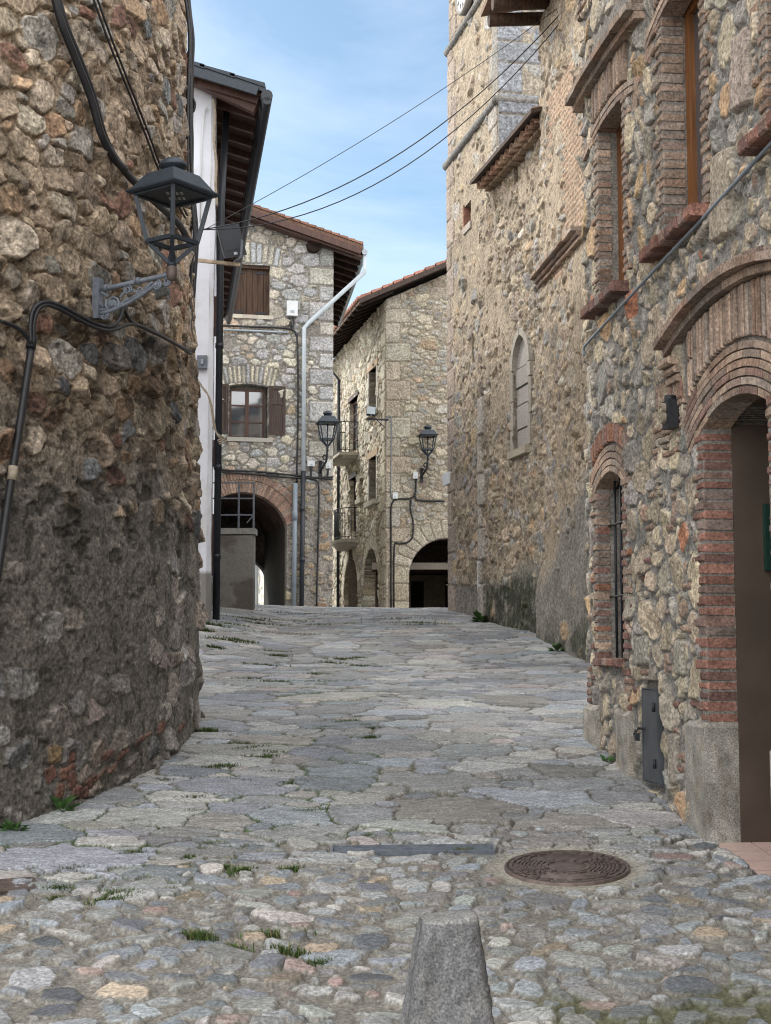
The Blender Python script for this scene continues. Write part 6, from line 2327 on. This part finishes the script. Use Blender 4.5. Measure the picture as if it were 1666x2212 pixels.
def junction(fr, x, y, w, h, d, label, mat='white_box'):
    u, v = fr.pix(x, y)
    mb = MB()
    mb.fbox(fr, u - w / 2, u + w / 2, v - h / 2, v + h / 2, -.02, d)
    o = mb.build('junction_box', M[mat])
    tag(o, label, 'junction box', 'pale junction boxes on the far houses')
    thing_at(o, fr.pt(u, v, d / 2))
    mb = MB()
    mb.fbox(fr, u - w * .18, u + w * .18, v - h * .3, v - h * .15, d - .002, d + .006)
    mb.build('catch', M['zinc'], o)


junction(LH, 630, 668, .27, .38, .14, 'tall pale box on the stone house beside the plank shutter')
junction(LH, 671, 1002, .19, .14, .1, 'small pale box left of the lantern on the stone house')
junction(LH, 708, 1005, .13, .17, .1, 'small pale box right of the lantern on the stone house')
junction(MR, 898, 1027, .14, .20, .1, 'small pale box beside the lantern on the corner house')
junction(MR, 854, 1071, .15, .18, .1, 'small pale box above the cable bend on the corner house')


# plaques on the church
def plaque(fr, x, y, w, h, label, art):
    u, v = fr.pix(x, y, .05)
    mb = MB()
    mb.fbox(fr, u - w / 2, u + w / 2, v - h / 2, v + h / 2, -.02, .05)
    o = mb.build('plaque', M['white_box'])
    tag(o, label, 'sign')
    thing_at(o, fr.pt(u, v, .05))
    if art:
        mb = MB()
        for k in range(10):
            a0, a1 = math.pi * k / 10, math.pi * (k + 1) / 10
            mb.bar(fr.pt(u + .16 * w * math.cos(a0), v + .12 * h + .2 * h * math.sin(a0), .053), fr.pt(u + .16 * w * math.cos(a1), v + .12 * h + .2 * h * math.sin(a1), .053), .02, .004)
        for s in (-1, 1): mb.bar(fr.pt(u + s * .16 * w, v - .08 * h, .053), fr.pt(u + s * .16 * w, v + .12 * h, .053), .02, .004)
        mb.bar(fr.pt(u - .2 * w, v - .2 * h, .053), fr.pt(u + .2 * w, v - .2 * h, .053), .025, .004)
        mb.build('arch_emblem', M['iron'], o)


plaque(TL, 963, 1034, .42, .21, 'small blank white plaque high on the bell tower corner', False)
plaque(TL, 1037, 1244, .34, .48, 'white notice with a dark arch emblem low beside the nave corner', True)


# number plate
def number_plate():
    u, v = RH.pix(1466, 896)
    mb = MB()
    hw, hh = .062, .088
    mb.fbox(RH, u - hw, u + hw, v - hh, v + hh, .02, .085)
    mb.lathe(RH.pt(u, v + hh + .012, .02), [(.024, 0), (.024, .06)], 14, ax=(RH.n[0], RH.n[1], 0))
    o = mb.build('number_plate', M['iron'])
    tag(o, 'small black house number plate with pale relief digit beside the brick doorway', 'number plate')
    thing_at(o, RH.pt(u, v, .05))
    cu = bpy.data.curves.new('digit', 'FONT')
    cu.body = '3'; cu.size = .185; cu.extrude = .012; cu.align_x = 'CENTER'; cu.align_y = 'CENTER'
    tmp = bpy.data.objects.new('digit_tmp', cu)
    COL.objects.link(tmp)
    bpy.context.view_layer.update()
    me = bpy.data.meshes.new_from_object(tmp.evaluated_get(bpy.context.evaluated_depsgraph_get()))
    bpy.data.objects.remove(tmp)
    right = -RH.e                                     # seen from the street, right is towards the camera
    n3 = np.array([RH.n[0], RH.n[1], 0])
    base = RH.pt(u, v, .098) - np.array(o.location)
    for vt in me.vertices:
        x, y, z = vt.co
        q = base + np.array([right[0], right[1], 0]) * x + np.array([0, 0, y]) + n3 * z
        vt.co = [float(c) for c in q]
    link('digit', me, M['cable_tan'], o)


number_plate()


# ------------------------------------------------------------------ things set in the street
def ground_frame(x, y):
    e = .15
    z = float(Gz(x, y))
    ax = np.array([2 * e, 0, float(Gz(x + e, y) - Gz(x - e, y))]); ay = np.array([0, 2 * e, float(Gz(x, y + e) - Gz(x, y - e))])
    ax /= np.linalg.norm(ax); nn = np.cross(ax, ay); nn /= np.linalg.norm(nn); ay = np.cross(nn, ax)
    return np.array([x, y, z]), ax, ay, nn


def manhole():
    c, ax, ay, nn = ground_frame(COVERS[0][0], COVERS[0][1])
    t = thing('manhole_cover', 'round rusty iron manhole cover with raised brick pattern in the cobbles', 'manhole cover', c)
    R = .335
    mb = MB()
    mb.lathe(c, [(R, -.05), (R, .016), (R - .015, .018), (R - .017, .006), (R - .022, .006), (R - .023, .012), (.004, .012)], 56, ax=nn)
    mb.build('cover', M['rust'], t)
    mb = MB()
    def seg(r, a0, a1, w, z=.012, h=.008):
        n = 3
        for k in range(n):
            q0, q1 = a0 + (a1 - a0) * k / n, a0 + (a1 - a0) * (k + 1) / n
            p = []
            for zz in (z, z + h):
                for (rr, aa) in ((r - w / 2, q0), (r + w / 2, q0), (r + w / 2, q1), (r - w / 2, q1)):
                    p.append(c + ax * rr * math.cos(aa) + ay * rr * math.sin(aa) + nn * zz)
            mb.hexa(p)
    for k in range(26): seg(R * .90, 2 * math.pi * k / 26, 2 * math.pi * (k + .75) / 26, .017)
    for k in range(22): seg(R * .80, 2 * math.pi * (k + .4) / 22, 2 * math.pi * (k + 1.1) / 22, .010)
    for k in range(12): seg(R * .34, 2 * math.pi * k / 12, 2 * math.pi * (k + .72) / 12, .02)
    for k in range(14): seg(R * .43, 2 * math.pi * (k + .3) / 14, 2 * math.pi * (k + .95) / 14, .012)
    for side in (0, math.pi):
        for i, r in enumerate((.50, .56, .62, .68, .74)):
            n = 7
            for k in range(n):
                a = side - .75 + 1.5 * (k + (i % 2) * .5) / n
                seg(R * r, a, a + .15, .012)
    mb.build('raised_pattern', M['rust'], t)


manhole()


def drain():
    c, ax, ay, nn = ground_frame(*DRAIN)
    t = thing('slot_drain', 'long narrow steel slot drain across the flagstones', 'drain', c)
    mb = MB()
    L, w = .455, .066
    for s in (-1, 1):
        mb.bar(c - ax * L + ay * s * w + nn * .006, c + ax * L + ay * s * w + nn * .006, .010, .03, up=nn)
        mb.bar(c + ax * s * L - ay * w + nn * .006, c + ax * s * L + ay * w + nn * .006, .012, .03, up=nn)
    mb.build('frame', M['iron_grey'], t)
    mb = MB()
    for k in range(4):
        y = -w + 2 * w * (k + 1) / 5
        mb.bar(c - ax * (L - .01) + ay * y + nn * .004, c + ax * (L - .01) + ay * y + nn * .004, .011, .026, up=nn)
    mb.build('grate_bars', M['iron_grey'], t)


drain()


def small_cover():
    p = on_ground(22, 1923)
    c, ax, ay, nn = ground_frame(p[0], p[1])
    t = thing('access_cover', 'small rectangular rusty access cover at the left street edge', 'access cover', c)
    mb = MB()
    dx = ax * .96 + ay * .25; dx /= np.linalg.norm(dx); dy = np.cross(nn, dx)
    mb.hexa([c + dx * a + dy * b + nn * z for z in (-.04, .024) for (a, b) in ((-.2, -.085), (.11, -.085), (.11, .085), (-.2, .085))])
    mb.build('cover_plate', M['rust'], t)
    mb = MB()
    for (a0, b0, a1, b1) in ((-.2, -.09, .115, -.09), (-.2, .09, .115, .09), (.115, -.09, .115, .09)):
        mb.bar(c + dx * a0 + dy * b0 + nn * .026, c + dx * a1 + dy * b1 + nn * .026, .014, .014, up=nn)
    mb.build('cover_rim', M['rust'], t)


small_cover()


def bollard():
    Y = 4.75
    tl, tr = at_y(906, 1985, Y), at_y(1034, 1990, Y)
    bl, br = at_y(862, 2212, Y), at_y(1072, 2212, Y)
    cx0, cx1 = (tl[0] + tr[0]) / 2, (bl[0] + br[0]) / 2
    w0, w1 = (tr[0] - tl[0]) / 2, (br[0] - bl[0]) / 2
    z1, zv = tl[2] + .005, bl[2]
    z0 = float(Gz(cx1, Y)) - .05
    n, m = 72, 84
    vs, cs = [], []
    zs = list(np.linspace(z0, z1 - .012, m)) + [z1 - .006, z1 - .002, z1, z1 + .001, z1 + .001, z1 + .001]
    for i, z in enumerate(zs):
        t = (z1 - z) / (z1 - zv)
        cx = cx0 + (cx1 - cx0) * t
        w = w0 + (w1 - w0) * t
        k = 1.0 if i < m else (.99, .975, .955, .6, .3, .02)[i - m]
        for j in range(n):
            a = 2 * math.pi * j / n
            ca, sa = math.cos(a), math.sin(a)
            se = (abs(ca) ** 9 + abs(sa) ** 9) ** (-1 / 9.)
            r = w * .93 * k * (.22 + .78 * se)
            d = (.011 * (float(fbm(np.array([a * 1.6 + 3]), np.array([z * 3.5]), 1.3, 201, 4)[0]) - .5) + .012 * (float(fbm(np.array([a * 6]), np.array([z * 22]), 1.0, 203, 3)[0]) - .5) + .008 * (float(vnoise(np.array([a * 18.]), np.array([z * 60.]), 205)[0]) - .5)) * min(1, k * 1.2)
            rot = .10
            x, y = (r + d) * ca, (r + d) * sa
            zz = z + (.010 * (float(fbm(np.array([ca * k * 2]), np.array([sa * k * 2]), 1.5, 207, 3)[0]) - .5) if i >= m - 1 else 0) + (.012 * ca * k if i >= m else 0)
            vs.append((cx + x * math.cos(rot) - y * math.sin(rot), Y + .02 + x * math.sin(rot) + y * math.cos(rot), zz))
            g = float(fbm(np.array([a * 2.2]), np.array([z * 5]), 1.2, 211, 4)[0])
            lich = float(sm(.55, .7, fbm(np.array([a * 3 + 9]), np.array([z * 9]), 1.0, 213, 4))[0])
            c = np.array((.135, .135, .137)) * (.42 + 1.15 * g)
            c = c * (1 - .35 * lich) + np.array((.25, .245, .225)) * .35 * lich
            if i >= m: c = c * .6 + np.array((.29, .285, .265)) * .4
            cs.append(c)
    M_ = len(zs)
    q = [(i * n + j, i * n + (j + 1) % n, (i + 1) * n + (j + 1) % n, (i + 1) * n + j) for i in range(M_ - 1) for j in range(n)]
    o = link('stone_bollard', raw_mesh('stone_bollard', vs, q, cs), M['granite'])
    tag(o, 'rough grey tapered stone bollard standing in the cobbles nearest the camera', 'bollard')
    thing_at(o, (cx1, Y, z0 + .05))


bollard()


# ------------------------------------------------------------------ grass in the joints and weeds
def grass():
    rng = random.Random(17)
    spots = [(450, 1587, 1.8, .06), (478, 1662, 1.5, .10), (495, 1690, 1.2, .2), (520, 1692, 1, .16), (570, 1640, 1.2, .12), (585, 1630, 1, .1), (540, 1620, 1, .12), (515, 1610, .9, .1), (628, 1700, 1.4, .1), (640, 1697, 1, .1),
             (600, 1672, .9, .1), (690, 1580, .9, .1), (712, 1576, .9, .1), (745, 1563, .9, .12), (770, 1555, 1.0, .1), (745, 1585, .9, .1), (790, 1572, 1.0, .05), (800, 1600, 1.3, .06), (805, 1578, 1, .05), (462, 1403, 1.3, .1), (495, 1388, 1.3, .25),
             (520, 1388, 1.2, .2), (595, 1412, 1, .2), (600, 1420, 1, .1), (560, 1440, 1, .25), (540, 1470, 1, .2), (590, 1476, 1, .3), (640, 1476, 1, .3), (690, 1460, 1, .12), (720, 1436, 1, .2), (742, 1428, 1, .15), (788, 1443, 1, .2), (770, 1425, .9, .1),
             (165, 1884, 1.2, .08), (270, 1938, 1.5, .10), (240, 1950, 1.2, .1), (120, 1926, 1.2, .06), (128, 1948, 1, .05), (430, 2030, 1.6, .07), (590, 2026, 1.3, .11), (620, 2062, 1.4, .08), (525, 1890, 1.4, .07), (490, 1880, 1.0, .05), (628, 1885, 1.2, .06),
             (415, 1730, 1.3, .07), (410, 1760, 1.1, .06), (720, 1750, 1.0, .10), (660, 1756, .8, .08), (560, 1706, 1, .1), (290, 1848, 1, .05), (410, 1858, 1, .05), (690, 2085, 1.0, .06), (500, 2055, 1, .05), (1000, 1842, 1, .05),
             (560, 1350, .9, .4), (620, 1345, .9, .4), (700, 1352, .9, .5), (540, 1340, .9, .3), (600, 1372, .9, .4), (500, 1352, .9, .2), (870, 1340, .9, .4), (930, 1352, .9, .4), (890, 1348, .9, .3), (650, 1330, .9, .4),
             (445, 1352, 1.6, .2), (436, 1366, 1.5, .12), (330, 1795, 1.0, .08), (290, 1778, .9, .05), (350, 1690, .9, .08), (400, 1660, .9, .07)]
    vs, fs, cs = [], [], []
    def blade(p, h, lean, w):
        b = len(vs)
        a = rng.uniform(0, 6.28)
        d = np.array([math.cos(a), math.sin(a), 0])
        s = np.array([-d[1], d[0], 0]) * w
        vs.extend([p - s, p + s, p + d * lean * h * .5 + s * .7 + (0, 0, h * .65), p + d * lean * h * .5 - s * .7 + (0, 0, h * .65), p + d * lean * h + (0, 0, h)])
        fs.append((b, b + 1, b + 2, b + 3)); fs.append((b + 3, b + 2, b + 4, b + 4))
        g = rng.uniform(.7, 1.25)
        c = (.052 * g, .090 * g, .022 * g)
        if rng.random() < .2: c = (.14 * g, .125 * g, .05 * g)
        cs.extend([c] * 5)
    for (x, y, k, ln) in spots:
        c = on_ground(x, y)
        f = max(1, c[1] / 9)
        ang = rng.uniform(-.4, .4)
        for i in range(int(210 * k)):
            t = rng.gauss(0, ln * .62)
            p = np.array([c[0] + t * math.cos(ang) + rng.gauss(0, .012), c[1] + t * math.sin(ang) + rng.gauss(0, .016), 0])
            p[2] = float(Gz(p[0], p[1])) - .004
            blade(p, rng.uniform(.012, .038) * k ** .8 * (1 + .5 * (f - 1)), rng.uniform(.2, 1.0), .0030 * f)
    # sparse joints elsewhere
    V = np.array(vs)
    tri = [(f if f[2] != f[3] else f[:3]) for f in fs]
    me = bpy.data.meshes.new('grass')
    me.from_pydata([tuple(map(float, p)) for p in V], [], tri)
    me.update()
    a = me.attributes.new('col', 'FLOAT_COLOR', 'POINT')
    cc = np.ones((len(V), 4), np.float32); cc[:, :3] = np.array(cs)
    a.data.foreach_set('color', cc.ravel())
    o = link('grass', me, M['grass'])
    tag(o, kind='stuff', label='small tufts of green grass growing in the paving joints', cat='grass')


grass()


def weed(label, c, n, size, rng):
    mb = MB()
    c = np.array(c, float)
    for k in range(n):
        a = rng.uniform(0, 6.28); l = size * rng.uniform(.5, 1); el = rng.uniform(.25, 1.1)
        d = np.array([math.cos(a) * math.cos(el), math.sin(a) * math.cos(el), math.sin(el)])
        s = np.cross(d, (0, 0, 1)); s /= np.linalg.norm(s)
        w = l * rng.uniform(.16, .30)
        u = np.cross(s, d)
        g = rng.uniform(.7, 1.25)
        tip = c + d * l
        P_ = [c + d * l * .25, c + d * l * .6 + s * w + u * .01, tip - u * l * .12, c + d * l * .6 - s * w + u * .01, c + d * l * .62 - u * .012]
        mb.add(P_, [(0, 1, 4), (1, 2, 4), (2, 3, 4), (3, 0, 4)], (.045 * g, .095 * g, .025 * g))
        mb.tube([c, c + d * l * .3], .003, 4, (.05, .09, .03))
    o = mb.build('weed', M['grass'])
    tag(o, label, 'weed')
    thing_at(o, c)


_r = random.Random(23)
weed('leafy green weed at the foot of the tower beside red bricks', on_ground(132, 1758), 26, .17, _r)
weed('low dark weed at the tower foot by the left picture edge', on_ground(28, 1800), 22, .13, _r)
_n = CH.pt((22.6 - 19.3) * CK, 0, .08); _n[2] = Gz(_n[0], _n[1])
weed('bright green weed at the mossy foot of the church nave', _n, 40, .26, _r)
_n = EX.pt(EX.pix(1226, 1405)[0], 0, .12); _n[2] = Gz(_n[0], _n[1])
weed('small green weed at the foot of the grey annex render', _n, 16, .18, _r)
_n = RH.pt(RH.pix(1335, 1650)[0], 0, .08); _n[2] = Gz(_n[0], _n[1])
weed('tiny green weed beside the granite foot below the barred window', _n, 12, .09, _r)
